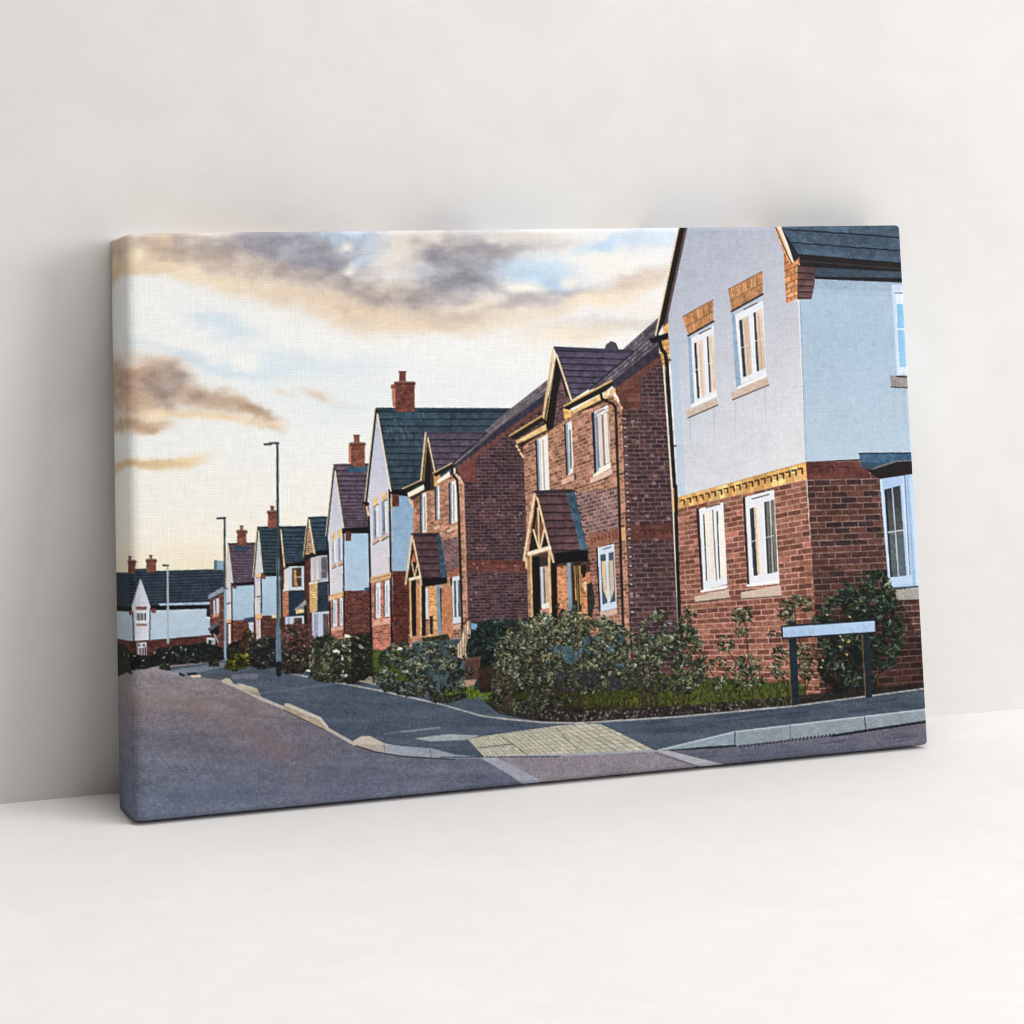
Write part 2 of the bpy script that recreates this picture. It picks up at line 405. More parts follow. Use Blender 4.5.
L([(226.4, 588), (227.6, 589)], 1, (80, 80, 90), h); L([(227, 604), (230, 603)], 1.4, (70, 72, 82), h); F([(226.4, 619.6), (231, 619), (231, 622.5), (226.4, 623)], (232, 180, 112), h)
w = part('printed_window', h); R(228.4, 624, 230.8, 644, (216, 206, 210), w)
F([(243.5, 618.5), (254.5, 616.6), (254.5, 621), (246, 621.5)], rough((44, 82, 128), 10, 2), h)
w = part('printed_window', h); F([(248.5, 622.5), (253.5, 622), (253.5, 636), (250, 636)], (196, 212, 232), w)
chimney(h, 237.2, 531, 246.4, 545.5, (240.2, 243, 525.5), (168, 88, 66))
# ================================================================== white gable, teal roof (small)
h = part('printed_house', None, 'printed small white gabled house with teal roof, behind the tallest lamp post')
F([(258, 531), (263, 573), (262, 617), (255.2, 617), (254.4, 577)], vgrad([(530, (204, 206, 218)), (616, (214, 212, 218))], 4), h)
F([(261.5, 575), (285, 574), (285, 616), (262, 616)], vgrad([(575, (174, 206, 226)), (616, (164, 194, 216))], 4), h)
F([(255.2, 616), (286, 615), (286, 660), (255.2, 660)], brick([(255, 616), (286, 616), (286, 660), (255, 660)], 7, 19, [(98, 50, 44), (78, 40, 38), (112, 58, 46)], (104, 68, 62), .2, s=12), h)
F([(255.2, 619), (261.4, 618), (261.4, 655), (255.2, 655)], rough((196, 128, 92), 16, 2), h)
rf = part('printed_roof', h)
F([(257.6, 527.3), (281, 526.8), (284.5, 573), (262.2, 573.5)], tiles([(257.6, 527), (281, 527), (285, 573), (262, 573)], 13, (46, 74, 92), (22, 40, 54), 10, .3, 14), rf)
F([(260, 573), (285, 572.4), (285, 576), (260, 576.4)], BLK, rf); L([(257.8, 527.4), (282, 526.8)], 1.4, (24, 40, 54), rf)
L([(257.8, 528), (253.8, 577)], 1.5, (36, 32, 34), rf); L([(257, 528), (253, 577)], .9, (236, 214, 170), rf); L([(258.6, 531), (262.6, 573)], 1.1, (240, 222, 180), h)
L([(261.2, 575), (261.6, 655)], 1.4, (28, 28, 34), h); R(261.6, 574.5, 265.6, 579, (130, 66, 54), h); F([(255.4, 614.5), (262, 613.4), (262, 618), (255.4, 619.4)], (236, 190, 118), h)
for x in (256.6, 259): w = part('printed_window', h); R(x, 620, x + 1.5, 642, (222, 216, 222), w)
for x, y in ((256.5, 578), (257.2, 597)): L([(x, y), (x + 2.6, y - .6)], 1.3, (70, 72, 80), h); L([(x + 1, y + 3), (x + 3, y + 2)], 1, (150, 150, 160), h)
F([(255.4, 574), (261, 573), (261, 577), (255.6, 578)], (240, 214, 140), h); F([(271.6, 615), (281, 614), (281, 617.4), (272, 618)], (242, 226, 178), h)
chimney(h, 268, 511.5, 277.6, 528, (270.8, 273.8, 506), (166, 76, 58))


# ================================================================== two bay-fronted houses
def bay(label, X, roof, tl):
    h = part('printed_house', None, label)
    return h


h = part('printed_house', None, 'printed bay-fronted house with teal roof and navy tile hanging, right of the tallest lamp post')
F([(279.5, 530), (308, 527), (310, 650), (281, 650)], rough((84, 46, 46), 12, 2, 5), h)
rf = part('printed_roof', h)
F([(281, 526.8), (308, 526.3), (304.6, 562), (286, 564)], tiles([(281, 527), (308, 527), (304, 563), (286, 563)], 11, (48, 78, 102), (22, 42, 60), 10, .3, 21), rf)
F([(285.6, 563.5), (305, 561.4), (305, 565.6), (286, 568.6)], BLK, rf); L([(281, 527), (308, 526.4)], 1.2, (30, 48, 62), rf)
F([(279.6, 529), (281, 530), (285, 565), (283.5, 568), (279.2, 560)], (54, 36, 32), h); L([(280.8, 530), (284.4, 567)], 1.5, (244, 222, 164), rf)
w = part('printed_bay_window', h)
F([(284, 570), (289, 567), (289, 589), (284, 590)], vgrad([(567, (212, 206, 206)), (590, (232, 222, 214))], 3), w); F([(289, 566.6), (304, 566), (304, 588.6), (289, 589)], (196, 214, 236), w)
F([(292, 568), (301.6, 567.4), (301.6, 586.4), (292, 587)], rough((74, 56, 46), 22, 3), w); F([(293.6, 570), (296, 570), (297.5, 586), (294, 586)], rough((206, 150, 74), 20, 2), w); L([(296, 577), (301.5, 577)], .9, (200, 206, 220), w); F([(283, 589.6), (304, 588.4), (304, 590.4), (283, 591.6)], (232, 228, 222), w)
t = part('printed_tile_hanging', h)
F([(282.4, 591.6), (288.6, 590.6), (288.6, 616), (283, 617)], tiles([(282, 591), (288.6, 591), (288.6, 617), (282, 617)], 12, (216, 144, 96), (150, 84, 60), 3, .3, 5), t)
F([(288.6, 590.4), (304.4, 590), (304.4, 616), (288.6, 616.6)], tiles([(288, 590), (304, 590), (304, 617), (288, 617)], 12, (34, 56, 84), (20, 34, 54), 6, .25, 6), t)
w = part('printed_bay_window', h)
F([(285, 617), (304, 615.6), (304, 645), (285, 645)], (192, 208, 230), w); L([(288.6, 618), (288.6, 640)], .9, (120, 136, 160), w); F([(294, 618), (302, 617.4), (302, 642), (294, 642)], rough((86, 62, 54), 18, 3), w)
p = part('printed_porch', h)
F([(294, 609.6), (308.6, 596.6), (310, 600), (310, 605), (297, 610.6)], tiles([(294, 610), (308, 597), (310, 605), (297, 611)], 4, (150, 154, 162), (96, 98, 108), 6, .25, 3), p); F([(295.6, 610.4), (304, 608.4), (304, 612.4), (296, 614)], (248, 220, 142), p); F([(304, 606), (312, 602), (312, 640), (304.4, 630)], (30, 24, 28), p)

h = part('printed_house', None, 'printed bay-fronted house with teal roof and yellow-lit tile hanging, left of the purple roof')
F([(308, 518), (330, 517), (330, 650), (310, 650), (306, 600)], rough((92, 52, 48), 12, 2, 5), h)
rf = part('printed_roof', h)
F([(308.6, 517.3), (331, 516.6), (328, 549.4), (314.6, 551.6)], tiles([(308.6, 517), (331, 517), (328, 550), (314.6, 550)], 10, (46, 80, 108), (22, 42, 60), 9, .3, 31), rf)
F([(314, 551.4), (328.6, 549.4), (328.6, 555), (312, 557)], BLK, rf); L([(308.6, 517.6), (331, 516.8)], 1.3, (26, 44, 58), rf)
g = part('printed_gable', h); F([(308.6, 519.5), (314.4, 552), (304.4, 558)], brick([(304, 519), (314, 519), (314, 558), (304, 558)], 3, 18, [(186, 118, 82), (150, 84, 62)], (236, 206, 160), .3, s=4), g)
L([(308.2, 518), (303.8, 558)], 1.6, (46, 34, 30), rf); L([(307.6, 518), (303.2, 557)], .9, (240, 218, 160), rf); L([(309, 520), (314.6, 553.5)], 1.6, (246, 226, 168), rf); F([(303, 556), (313, 553), (312, 557), (306, 560)], (40, 32, 30), rf)
w = part('printed_bay_window', h)
F([(310.6, 558), (319, 555.6), (319, 580), (310.8, 582)], vgrad([(556, (196, 190, 194)), (582, (226, 216, 212))], 3), w); L([(315, 557), (315, 580)], .9, (168, 160, 164), w); F([(319, 555.4), (329, 554.8), (329, 580), (319, 580.6)], (160, 178, 202), w); F([(321.4, 557.4), (327, 557), (327, 577.6), (321.4, 578)], rough((112, 98, 98), 18, 3), w); F([(309, 582.4), (328.8, 579.6), (328.8, 581.8), (309, 585)], (236, 230, 218), w)
t = part('printed_tile_hanging', h)
F([(309.4, 584.6), (317.4, 582.6), (317.4, 611), (309.8, 612.6)], tiles([(309, 584), (317, 584), (317, 612), (309, 612)], 12, (238, 200, 118), (178, 134, 78), 3, .3, 7), t)
F([(317.4, 582.4), (329, 581), (329, 611), (317.4, 611.6)], tiles([(317, 582), (329, 582), (329, 612), (317, 612)], 12, (40, 58, 84), (24, 36, 56), 5, .25, 8), t)
w = part('printed_bay_window', h); F([(312, 612.6), (329, 611), (329, 645), (312, 645)], (188, 200, 224), w); F([(314, 614), (318, 613), (318, 640), (314, 640)], (150, 158, 184), w); F([(323, 614), (328.6, 613.6), (328.6, 640), (323, 640)], rough((96, 78, 76), 14, 3), w)

# ================================================================== white gable, purple roof (middle)
h = part('printed_house', None, 'printed white gabled house with purple roof and tall chimney')
F([(334.6, 470), (343.4, 528), (343.6, 598), (328.6, 602), (327.4, 540)], vgrad([(470, (192, 198, 214)), (560, (212, 210, 220)), (600, (214, 212, 218))], 4), h)
F([(343.6, 530), (370, 528), (371, 591), (344, 592)], vgrad([(533, (166, 204, 228)), (590, (174, 202, 222))], 4), h)
F([(344, 591), (371, 590), (371, 640), (344.6, 634)], brick([(344, 591), (371, 591), (371, 634), (344, 634)], 6, 18, [(100, 48, 42), (84, 40, 38), (110, 56, 48)], (132, 80, 70), .2, s=15), h)
F([(329, 600), (343.6, 596), (344, 640), (331.5, 640)], brick([(329, 600), (343.6, 596.5), (344, 640), (330, 640)], 5, 17, [(198, 114, 80), (176, 94, 68)], (216, 156, 122), .2, s=16), h)
rf = part('printed_roof', h)
F([(333.4, 464.4), (372, 463.6), (368, 527.6), (343.8, 528.6)], tiles([(333.4, 464), (372, 464), (368, 528), (343.8, 528)], 17, PURP, (58, 46, 62), 12, .28, 16), rf)
F([(346.6, 467), (372, 466.6), (371, 471.6), (347.6, 473)], rough((44, 98, 138), 14, 3), rf)
F([(342, 528.4), (368.6, 527), (368.6, 533.4), (342, 533.4)], BLK, rf); L([(333.6, 464.8), (372, 464)], 1.3, (58, 44, 52), rf)
L([(334, 468), (326.6, 537)], 1.7, (28, 24, 26), rf); L([(333, 467), (325.8, 536)], .9, (232, 208, 170), rf); L([(335, 471), (343.4, 527)], 1.2, (244, 228, 190), rf)
p = part('printed_downpipe', h); L([(326.6, 537), (328, 545), (330.6, 640)], 1.6, BLK, p)
p = part('printed_downpipe', h); L([(343.4, 529), (344, 636)], 1.5, BLK, p)
R(345.6, 531.6, 351.2, 541, brick([(345, 531), (351, 531), (351, 541), (345, 541)], 2, 4, [(140, 66, 54), (116, 54, 46)], (90, 40, 36), .2), h)
F([(364.4, 588), (370.6, 587), (370.6, 591), (364.4, 591)], (36, 92, 138), h)
F([(329, 595.6), (343.4, 591.4), (343.4, 596.6), (329, 601)], rough((238, 200, 128), 16, 1.6), h)
for (x0, x1, ya, yb, sa) in ((331.6, 335.2, 533.6, 541.6, 564), (337.6, 342, 530.4, 538.4, 561.6)):
    F([(x0, ya), (x1, ya - 1.6), (x1, yb - 1.4), (x0 + .4, yb)], rough((242, 216, 132), 10, 1.6), h)
    w = part('printed_window', h); F([(x0 + .6, yb + .4), (x1, yb - 1), (x1, sa - 2), (x0 + .8, sa)], (124, 156, 192), w); F([(x1 - 1.5, yb - .6), (x1 + .4, yb - 1), (x1 + .6, sa - 2), (x1 - 1.3, sa - 1.4)], (226, 226, 232), w)
    F([(x0 + .2, sa + .6), (x1 + 1, sa - 1.6), (x1 + 1, sa + 2.4), (x0 + .8, sa + 4.8)], (202, 166, 136), h); L([(x0 + .8, sa + 4.8), (x1 + 1, sa + 2.6)], .8, (70, 54, 50), h)
for (x0, x1, ya, yb) in ((332, 337, 599.6, 627), (338.6, 343, 598, 626)):
    w = part('printed_window', h); R(x0, ya, x1, yb, (222, 222, 230), w); R(x0, ya, x0 + 1, yb, (60, 66, 84), w); R(x0 + 2.2, ya + 3, x0 + 3.2, yb - 3, (146, 156, 178), w); R(x0 - 1, yb + .6, x1 + .4, yb + 4, (226, 178, 142), h)
chimney(h, 350.6, 443.4, 364.8, 466.6, (354, 359.4, 434.8), (162, 84, 60), [(348.6, 445), (351.2, 444), (351.2, 464), (348.8, 462)])

# ================================================================== white gable, teal roof, big chimney
h = part('printed_house', None, 'printed white gabled house with wide teal roof and tallest brick chimney')
F([(376.6, 412), (391, 490), (392.4, 572), (370.4, 580), (367, 505)], vgrad([(415, (186, 190, 214)), (490, (206, 206, 222)), (580, (216, 210, 216))], 4), h)
F([(391, 493), (416, 490), (416, 572), (392.4, 572)], vgrad([(495, (128, 172, 210)), (570, (148, 182, 212))], 5), h)
F([(392.4, 571), (416, 571), (416, 650), (393, 646)], brick([(392, 571), (416, 571), (416, 645), (392, 645)], 5, 26, [(92, 42, 36), (76, 34, 32), (104, 50, 42)], (110, 56, 48), .2, s=25), h)
F([(370.4, 582.6), (391.2, 577.4), (392.6, 650), (372, 652)], brick([(370.4, 583), (391, 578), (392, 645), (371.6, 648)], 5, 24, [(190, 102, 72), (168, 84, 60), (204, 120, 86)], (218, 156, 124), .2, s=26), h)
rf = part('printed_roof', h, 'wide teal slate roof')
F([(376, 407.8), (512, 408.4), (480, 440), (445, 500), (391, 490.5)], tiles([(376, 411), (512, 411), (512, 490), (391, 490)], 12, (48, 78, 98), (18, 36, 50), 24, .17, 27, .22), rf)
F([(376, 407.6), (512, 408.2), (510, 411), (377, 411)], (34, 66, 88), rf)
for k in range(26):
    rg = random.Random(k); x = 380 + rg.random() * 45; y = 413 + rg.random() * 26; L([(x, y), (x + .6, y + 2 + 3 * rg.random())], .9, (112, 154, 178), rf, .45)
F([(392, 409), (418, 409), (424, 424), (396, 420)], (40, 96, 140), rf, .35)
F([(388, 489.4), (422, 489), (420, 497.6), (389, 494.4)], (18, 18, 24), rf)
L([(376, 410), (365.6, 506)], 2.4, (26, 22, 24), rf); L([(374.8, 409), (364.4, 505)], 1., (236, 214, 176), rf); L([(377.4, 414), (390.8, 491)], 1.5, (238, 224, 190), rf)
p = part('printed_downpipe', h); L([(364, 503), (368, 504)], 3, BLK, p); L([(367.6, 505), (369, 520), (371.4, 650)], 2.1, (26, 22, 24), p); L([(367, 507), (368.4, 515)], 2.4, (236, 200, 140), h); 
p = part('printed_downpipe', h); L([(389.4, 492), (389.8, 505), (392, 648)], 2.1, (24, 22, 26), p); F([(390.6, 494), (392, 494), (392, 510), (390.6, 511)], (238, 196, 110), h)
R(392.2, 494.4, 399, 506.6, brick([(392, 494), (399, 494), (399, 507), (392, 507)], 2, 5, [(142, 66, 52), (104, 48, 42)], (86, 38, 34), .2), h)
for (x0, x1, ya, yb, s0) in ((372.4, 378, 499.6, 507, 540), (381, 387, 494.4, 502.4, 536)):
    F([(x0, ya), (x1, ya - 3.6), (x1, yb - 3.4), (x0 + 1, yb)], rough((242, 214, 136), 12, 1.6), h); L([(x0 + 1, yb + .4), (x1, yb - 2.8)], 1, (70, 56, 46), h)
    w = part('printed_window', h); F([(x0 + .6, yb + .6), (x1, yb - 2.4), (x1 + .8, s0 - 4), (x0 + 1.2, s0)], (132, 158, 188), w); F([(x1 - 2.4, yb - .4), (x1, yb - 2.2), (x1 + .8, s0 - 4), (x1 - 1.6, s0 - 2.8)], (228, 226, 232), w); R(x0 + 2.6, yb + 4, x0 + 3.5, s0 - 5, (66, 84, 108), w)
    F([(x0 + .2, s0 + 1), (x1 + 1, s0 - 3), (x1 + 1, s0 + .6), (x0 + .8, s0 + 4.6)], (214, 180, 150), h); L([(x0 + .8, s0 + 4.8), (x1 + 1, s0 + .8)], 1, (64, 52, 50), h)
F([(370.4, 577.4), (391, 572), (391, 577.6), (370.4, 583)], rough((234, 194, 126), 20, 1.4), h); L([(372, 579.6), (390, 575)], 1, (120, 88, 60), h, .7)
for (x0, x1, ya, yb) in ((375, 380.6, 583.4, 618.6), (384, 389.6, 581, 617.4)):
    w = part('printed_window', h); F([(x0, ya), (x1, ya - 1.4), (x1, yb - .8), (x0, yb)], (226, 226, 234), w); R(x0 - .4, ya, x0 + .8, yb, (58, 60, 76), w); R(x0 + 2.4, ya + 4, x0 + 3.5, yb - 4, (148, 160, 184), w); F([(x0 - 1.4, yb + 1.6), (x1 + .2, yb + 1), (x1 + .2, yb + 6), (x0 - 1.4, yb + 6.6)], (230, 184, 142), h)
chimney(h, 395, 382.6, 414.6, 412, (399.2, 405.8, 371), (146, 70, 58), [(391.6, 386), (395.4, 384), (395.4, 408), (392.6, 406)])
R(391, 384.4, 396, 388.4, (140, 74, 58), PARTS.index(PARTS[-1]))

# ================================================================== brick house, second from the corner house
h = part('printed_house', None, 'printed brown brick house with small porch, in the middle of the row')
BF3 = [(408, 504), (464, 480), (468, 628), (404, 634)]
F([(407.6, 496.6), (424, 490), (438, 482), (453, 472), (464, 482), (468.4, 660), (408, 660), (412.6, 530), (413, 508)], brick(BF3, 13, 58, [(190, 124, 86), (168, 104, 72), (206, 146, 104), (150, 92, 68)], (200, 154, 120), .22, s=33, jit=16), h)
F([(455, 467), (500, 434), (548, 399), (548, 428), (523.6, 440), (524.4, 470), (530.6, 622), (468, 628), (464, 484)],
  brick([(455, 440), (526, 440), (531, 620), (466, 622)], 8.6, 56, [(78, 50, 56), (64, 42, 50), (90, 58, 60), (70, 48, 58)], (116, 94, 100), .2, .07, s=34), h)
F([(457, 469.5), (475.6, 458.4), (475.6, 482), (464.4, 482.4)], rough((128, 68, 58), 8, 2), h); F([(456, 467.6), (548, 400), (548, 404.6), (500, 439), (460, 470)], rough((128, 70, 60), 10, 2), h)
F([(466.4, 560.4), (527.4, 560), (528, 571.4), (467, 572)], brick([(466, 560), (528, 560), (528, 572), (466, 572)], 8, 3, [(122, 64, 54), (112, 58, 50)], (100, 52, 46), .15), h)
for k in range(22):
    rg = random.Random(k + 100); R(*(lambda x, y: (x, y, x + 2, y + 1.6))(468 + 56 * rg.random(), 490 + 125 * rg.random()), (150, 122, 124), h)
rf = part('printed_roof', h)
F([(452.6, 463.6), (487, 429), (500, 417), (548, 379.4), (548, 392), (500, 427.4), (456, 464)], tiles([(500, 417), (548, 379.4), (548, 393), (456, 464)], 5, (124, 114, 120), (70, 64, 76), 30, .25, 35, .4), rf)
F([(456, 463.6), (500, 427), (548, 391.6), (548, 400.6), (500, 434), (456, 466.6)], rough((54, 56, 78), 8, 3), rf)
F([(426.4, 431.8), (488, 431.6), (453, 463), (435, 472.6)], tiles([(426.4, 432), (488, 432), (488, 472), (434, 472)], 6.4, (92, 78, 102), (44, 36, 54), 14, .2, 36), rf)
L([(426.4, 432.2), (487, 432)], 1.4, (66, 84, 112), rf); L([(487, 433), (453, 463.4)], 1.3, (44, 42, 56), rf)
g = part('printed_gable', h)
F([(427, 435), (435, 472), (440, 484), (433, 490), (424, 492), (421, 482)], rough((66, 48, 48), 10, 2), g); F([(427, 440), (431, 470), (430, 490), (424, 492), (422.6, 480)], (32, 24, 22), g); F([(433.4, 475), (440.4, 473), (440, 484), (434.4, 487)], (236, 186, 92), h)
L([(425.6, 433), (420.8, 481)], 1.8, (232, 206, 150), g); L([(427, 440), (423.6, 481)], .9, (170, 140, 96), g); L([(427.8, 438), (434.8, 472)], 1.5, (238, 214, 158), g)
p = part('printed_gutter', h)
F([(402, 489), (421, 480.6), (422.4, 483), (407.4, 492.4)], (36, 28, 24), p); L([(402.4, 488.8), (421, 480.2)], 1.1, (228, 200, 146), p)
F([(407.4, 493), (424, 484.4), (424.4, 489.4), (408.4, 497.6)], (252, 240, 214), p); F([(408.6, 498), (424.4, 489.8), (428, 489), (420, 495), (413, 500)], (60, 44, 34), p)
F([(432, 473.6), (452, 463.4), (453, 467), (436, 476.8)], (38, 30, 26), p); L([(432.6, 473.4), (452, 463)], 1.1, (232, 204, 150), p)
F([(437, 480.6), (449.6, 471), (450, 476.6), (437.6, 483.6)], (252, 242, 220), p); F([(452, 468.6), (455.6, 467.6), (455.6, 473), (452.4, 474.6)], (244, 228, 190), p)
for q in ((456.6, 475), (459, 478.2), (461.6, 481.4), (409.4, 499), (411, 502), (412.4, 505.6)): L([q, (q[0] + .4, q[1] + 1.2)], 2.2, (238, 206, 156), p)
F([(413.4, 499), (419, 496), (419, 503), (414.4, 508)], (112, 66, 50), h, .6)
for (x0, x1, ya, yb) in ((419.6, 426.4, 495, 534), (434.6, 439.4, 487, 521), (448.6, 457.6, 483, 525)):
    w = part('printed_window', h); k = (x1 - x0) * .42
    F([(x0, ya), (x1, ya - k), (x1 + .4, yb - k), (x0 + .6, yb)], (244, 236, 224), w)
    F([(x0, ya), (x0 + 1.3, ya - .6), (x0 + 1.7, yb - .6), (x0 + .6, yb)], (44, 34, 36), w); F([(x0 + 1.3, ya - .6), (x0 + 3, ya - 1), (x0 + 3.3, yb - 1), (x0 + 1.7, yb - .6)], (112, 142, 178), w)
    if x1 - x0 > 6: L([(x0 + 5, ya + 2), (x0 + 5.4, yb - 4)], .9, (150, 118, 104), w)
for q in (((433.6, 527.6), (439.6, 525), (439.6, 528), (434.4, 530)), ((446.6, 530.4), (457.6, 525), (457.6, 528.4), (447.6, 532.8))): F(q, (232, 196, 158), h)
F([(440, 541), (459, 536), (460.4, 567), (447, 573)], brick(BF3, 13, 58, [(132, 92, 94), (116, 80, 84)], (160, 130, 128), .22, s=33), h)
F([(446.6, 571), (460.4, 567), (460.6, 573.4), (447, 577.6)], rough((176, 92, 72), 16, 2), h)
w = part('printed_window', h)
F([(451, 577.4), (460.4, 575.6), (461.4, 622.4), (452, 624)], (214, 222, 236), w); F([(450.4, 577), (452, 577), (453, 621), (451.4, 622)], (40, 32, 34), w); F([(453.8, 581), (456, 580.6), (456.6, 617), (454.4, 617.4)], (84, 100, 122), w); F([(457.8, 580.4), (459.8, 580), (460.4, 616.6), (458.4, 617)], (84, 100, 122), w); F([(449, 626), (461, 624), (461, 628.4), (450, 630)], (212, 168, 150), h)
p = part('printed_porch', h, 'small gabled porch with tiled roof and cream posts')
F([(412, 541), (419.6, 577), (408, 580)], (48, 30, 22), p); F([(413.6, 552), (416, 562), (411, 562)], (196, 110, 60), p); F([(421, 577), (447, 577), (447, 583.6), (421.6, 587)], (20, 16, 18), p)
F([(411, 580), (416, 579), (416.4, 636), (412, 636)], (28, 20, 20), p); F([(416, 588), (419.6, 588), (420.4, 636), (416.6, 636)], rough((206, 136, 76), 18, 2), p); F([(421, 583), (425.4, 586), (425.8, 636), (421.4, 636)], (24, 18, 20), p)
F([(428, 587), (437, 587), (438.4, 640), (428.4, 640)], brick([(428, 587), (438, 587), (438, 640), (428, 640)], 3, 20, [(236, 174, 96), (220, 150, 80)], (246, 206, 140), .2), h); F([(425.4, 588), (428, 588), (428.4, 619), (425.8, 619)], (206, 216, 232), p); F([(441, 588), (452, 586), (453, 640), (442, 640)], rough((206, 132, 80), 18, 2), h); F([(429.6, 616), (433, 616), (433, 634), (430, 634)], (54, 40, 30), h); R(439.6, 588, 441.6, 640, (52, 40, 36), p)
rp = part('printed_porch_roof', h); F([(413, 534.2), (438.4, 533.8), (446, 577.4), (421, 578.4)], tiles([(413, 535), (439, 535), (446, 578), (420, 578)], 6.2, (92, 64, 70), (46, 32, 40), 8, .2, 38), rp)
F([(436.6, 534), (440, 534), (447.4, 577), (441, 578)], rough((46, 88, 120), 14, 3), rp); L([(412, 534.4), (438.4, 533.8)], 2.2, (52, 40, 48), rp)
L([(412, 536), (405.6, 584)], 1.9, (240, 216, 158), p); L([(413.4, 540), (420, 574), (421.4, 585)], 1.7, (238, 212, 156), p); L([(410, 579.4), (420, 576.8)], 3, (250, 232, 184), p); L([(411.6, 562), (414.6, 576)], 1.3, (236, 206, 144), p); L([(417.6, 563), (414.8, 576)], 1.3, (236, 206, 144), p)
L([(410, 581), (411, 637)], 1.6, (226, 196, 124), p); L([(420.4, 578), (421, 637)], 1.8, (232, 198, 124), p); L([(438, 586.4), (440, 640)], 3.4, (108, 156, 180), p)
dp = part('printed_downpipe', h); L([(452, 466), (452.4, 474), (457, 480), (458.4, 500), (462.6, 640)], 2.3, (30, 26, 26), dp)
L([(463.6, 484), (468, 640)], 1.2, (218, 164, 128), h)

# ================================================================== brick house beside the corner house
h = part('printed_house', None, 'printed brown brick house with big gabled porch, beside the white corner house')
BF2 = [(522, 449), (623, 404), (631, 606), (531, 615)]
B2c = [(180, 122, 88), (160, 104, 76), (194, 138, 102), (146, 96, 72), (174, 118, 90)]
F([(523, 446), (546, 430), (565, 414), (575, 410), (612, 394), (623.4, 410), (636, 700), (530, 700), (526, 520)], brick(BF2, 21, 50, B2c, (214, 160, 122), .2, s=44, jit=16), h)
SD2 = [(619, 388), (664, 388), (681, 620), (632, 622)]
F([(615, 386), (658, 355), (663, 350), (668, 400), (684, 700), (632, 700), (622, 410)], brick(SD2, 3.9, 51, [(80, 50, 54), (70, 46, 50), (88, 56, 56), (74, 48, 54)], (122, 100, 104), .19, .075, s=45), h)
F([(617, 394), (640.4, 378), (641, 409), (623, 409.6)], brick([(617, 380), (641, 380), (641, 410), (617, 410)], 2, 7, [(122, 68, 58), (114, 64, 54)], (108, 60, 52), .12), h); F([(614, 387.6), (658, 355), (660, 361), (640, 380), (617, 396)], rough((118, 68, 60), 10, 2), h)
F([(629.6, 525.4), (673.6, 523.4), (675.2, 539), (630.4, 540.6)], brick([(629, 525), (674, 524), (675, 539), (630, 540)], 4, 3.4, [(118, 66, 56), (110, 60, 52)], (106, 52, 44), .14), h)
for x in (640, 649, 658, 667): L([(x, 530.6), (x + 5, 530.2), (x + 5.4, 534)], 1.2, (58, 32, 30), h)
for k in range(16):
    rg = random.Random(k + 300); x = 628 + 40 * rg.random(); y = 420 + 180 * rg.random(); R(x, y, x + 4, y + 3, (142, 112, 108), h)
rf = part('printed_roof', h)
F([(622, 350), (640, 334), (658, 318), (659, 345), (614, 382), (588, 391), (632, 352)], tiles([(622, 349), (658, 318), (659, 345), (614, 382)], 6, (108, 100, 112), (58, 54, 68), 16, .25, 46, .45), rf)
F([(659, 344), (659, 356.6), (614, 389), (611, 382)], rough((58, 52, 70), 7, 3), rf); F([(659, 319), (659, 345), (640, 340), (650, 327)], (54, 52, 66), rf, .35)
F([(554, 347), (635, 350.4), (589, 389), (571, 400.6)], tiles([(554, 350), (635, 352), (635, 399), (560, 397)], 7.6, (88, 78, 108), (38, 32, 48), 16, .19, 47), rf)
F([(553.4, 346.4), (635, 350), (634, 353.4), (554.4, 350)], (62, 60, 84), rf); L([(634, 352), (590, 389)], 1.6, (42, 38, 50), rf)
F([(604, 350.6), (606, 344.6), (611, 341), (616, 343), (619, 350.6)], (72, 74, 92), rf)
g = part('printed_gable', h)
F([(556.4, 357), (571.6, 400), (570, 412), (565, 420), (550, 431), (544, 424), (549, 396)], brick([(545, 360), (572, 350), (572, 420), (545, 431)], 5, 20, [(110, 74, 76), (92, 62, 66)], (130, 100, 100), .2, s=48), g)
F([(556, 357), (561.4, 374), (557, 398), (553.4, 428), (548, 431), (543.6, 420), (549, 394)], (32, 24, 24), g); F([(557, 360), (563, 372), (570.6, 399), (566, 396), (560, 374)], (50, 38, 40), g)
L([(553.4, 350), (543.2, 418)], 2.6, (226, 198, 130), g); L([(553.2, 350), (552.6, 362)], 3, (244, 220, 160), g); L([(555, 362), (546, 420)], 1., (176, 148, 96), g); L([(556.6, 355), (571.4, 400)], 2., (240, 218, 164), g)
p = part('printed_gutter', h)
F([(509, 436.6), (542, 416.4), (544, 420.4), (515, 440)], (40, 30, 26), p); L([(509.4, 435.8), (542, 415.8)], 1.6, (222, 186, 104), p); F([(515.6, 441), (546, 424), (546.4, 430), (516.6, 444)], (250, 214, 126), p); F([(517, 444.4), (546.4, 430.2), (552, 429), (530, 441), (523, 447)], (62, 42, 30), h)
F([(563.4, 406.4), (612, 381), (614, 384.6), (606, 391), (568, 410)], (36, 28, 24), p); L([(564, 406), (611.6, 380.8)], 1.7, (230, 194, 106), p); F([(572.4, 410.6), (602, 393.6), (603, 399), (573, 414)], (250, 212, 122), p); F([(573, 414), (603, 399), (612, 398), (592, 408)], (70, 48, 32), h)
F([(563, 408.6), (572.4, 410.4), (571.4, 417), (564.4, 419.4)], (248, 202, 104), p); F([(603.4, 392.4), (607.4, 390.6), (607.8, 397.6), (604, 399)], (250, 222, 140), p); F([(609, 390), (615.4, 387.6), (615.6, 393.6), (610, 396.4)], (248, 214, 128), p)
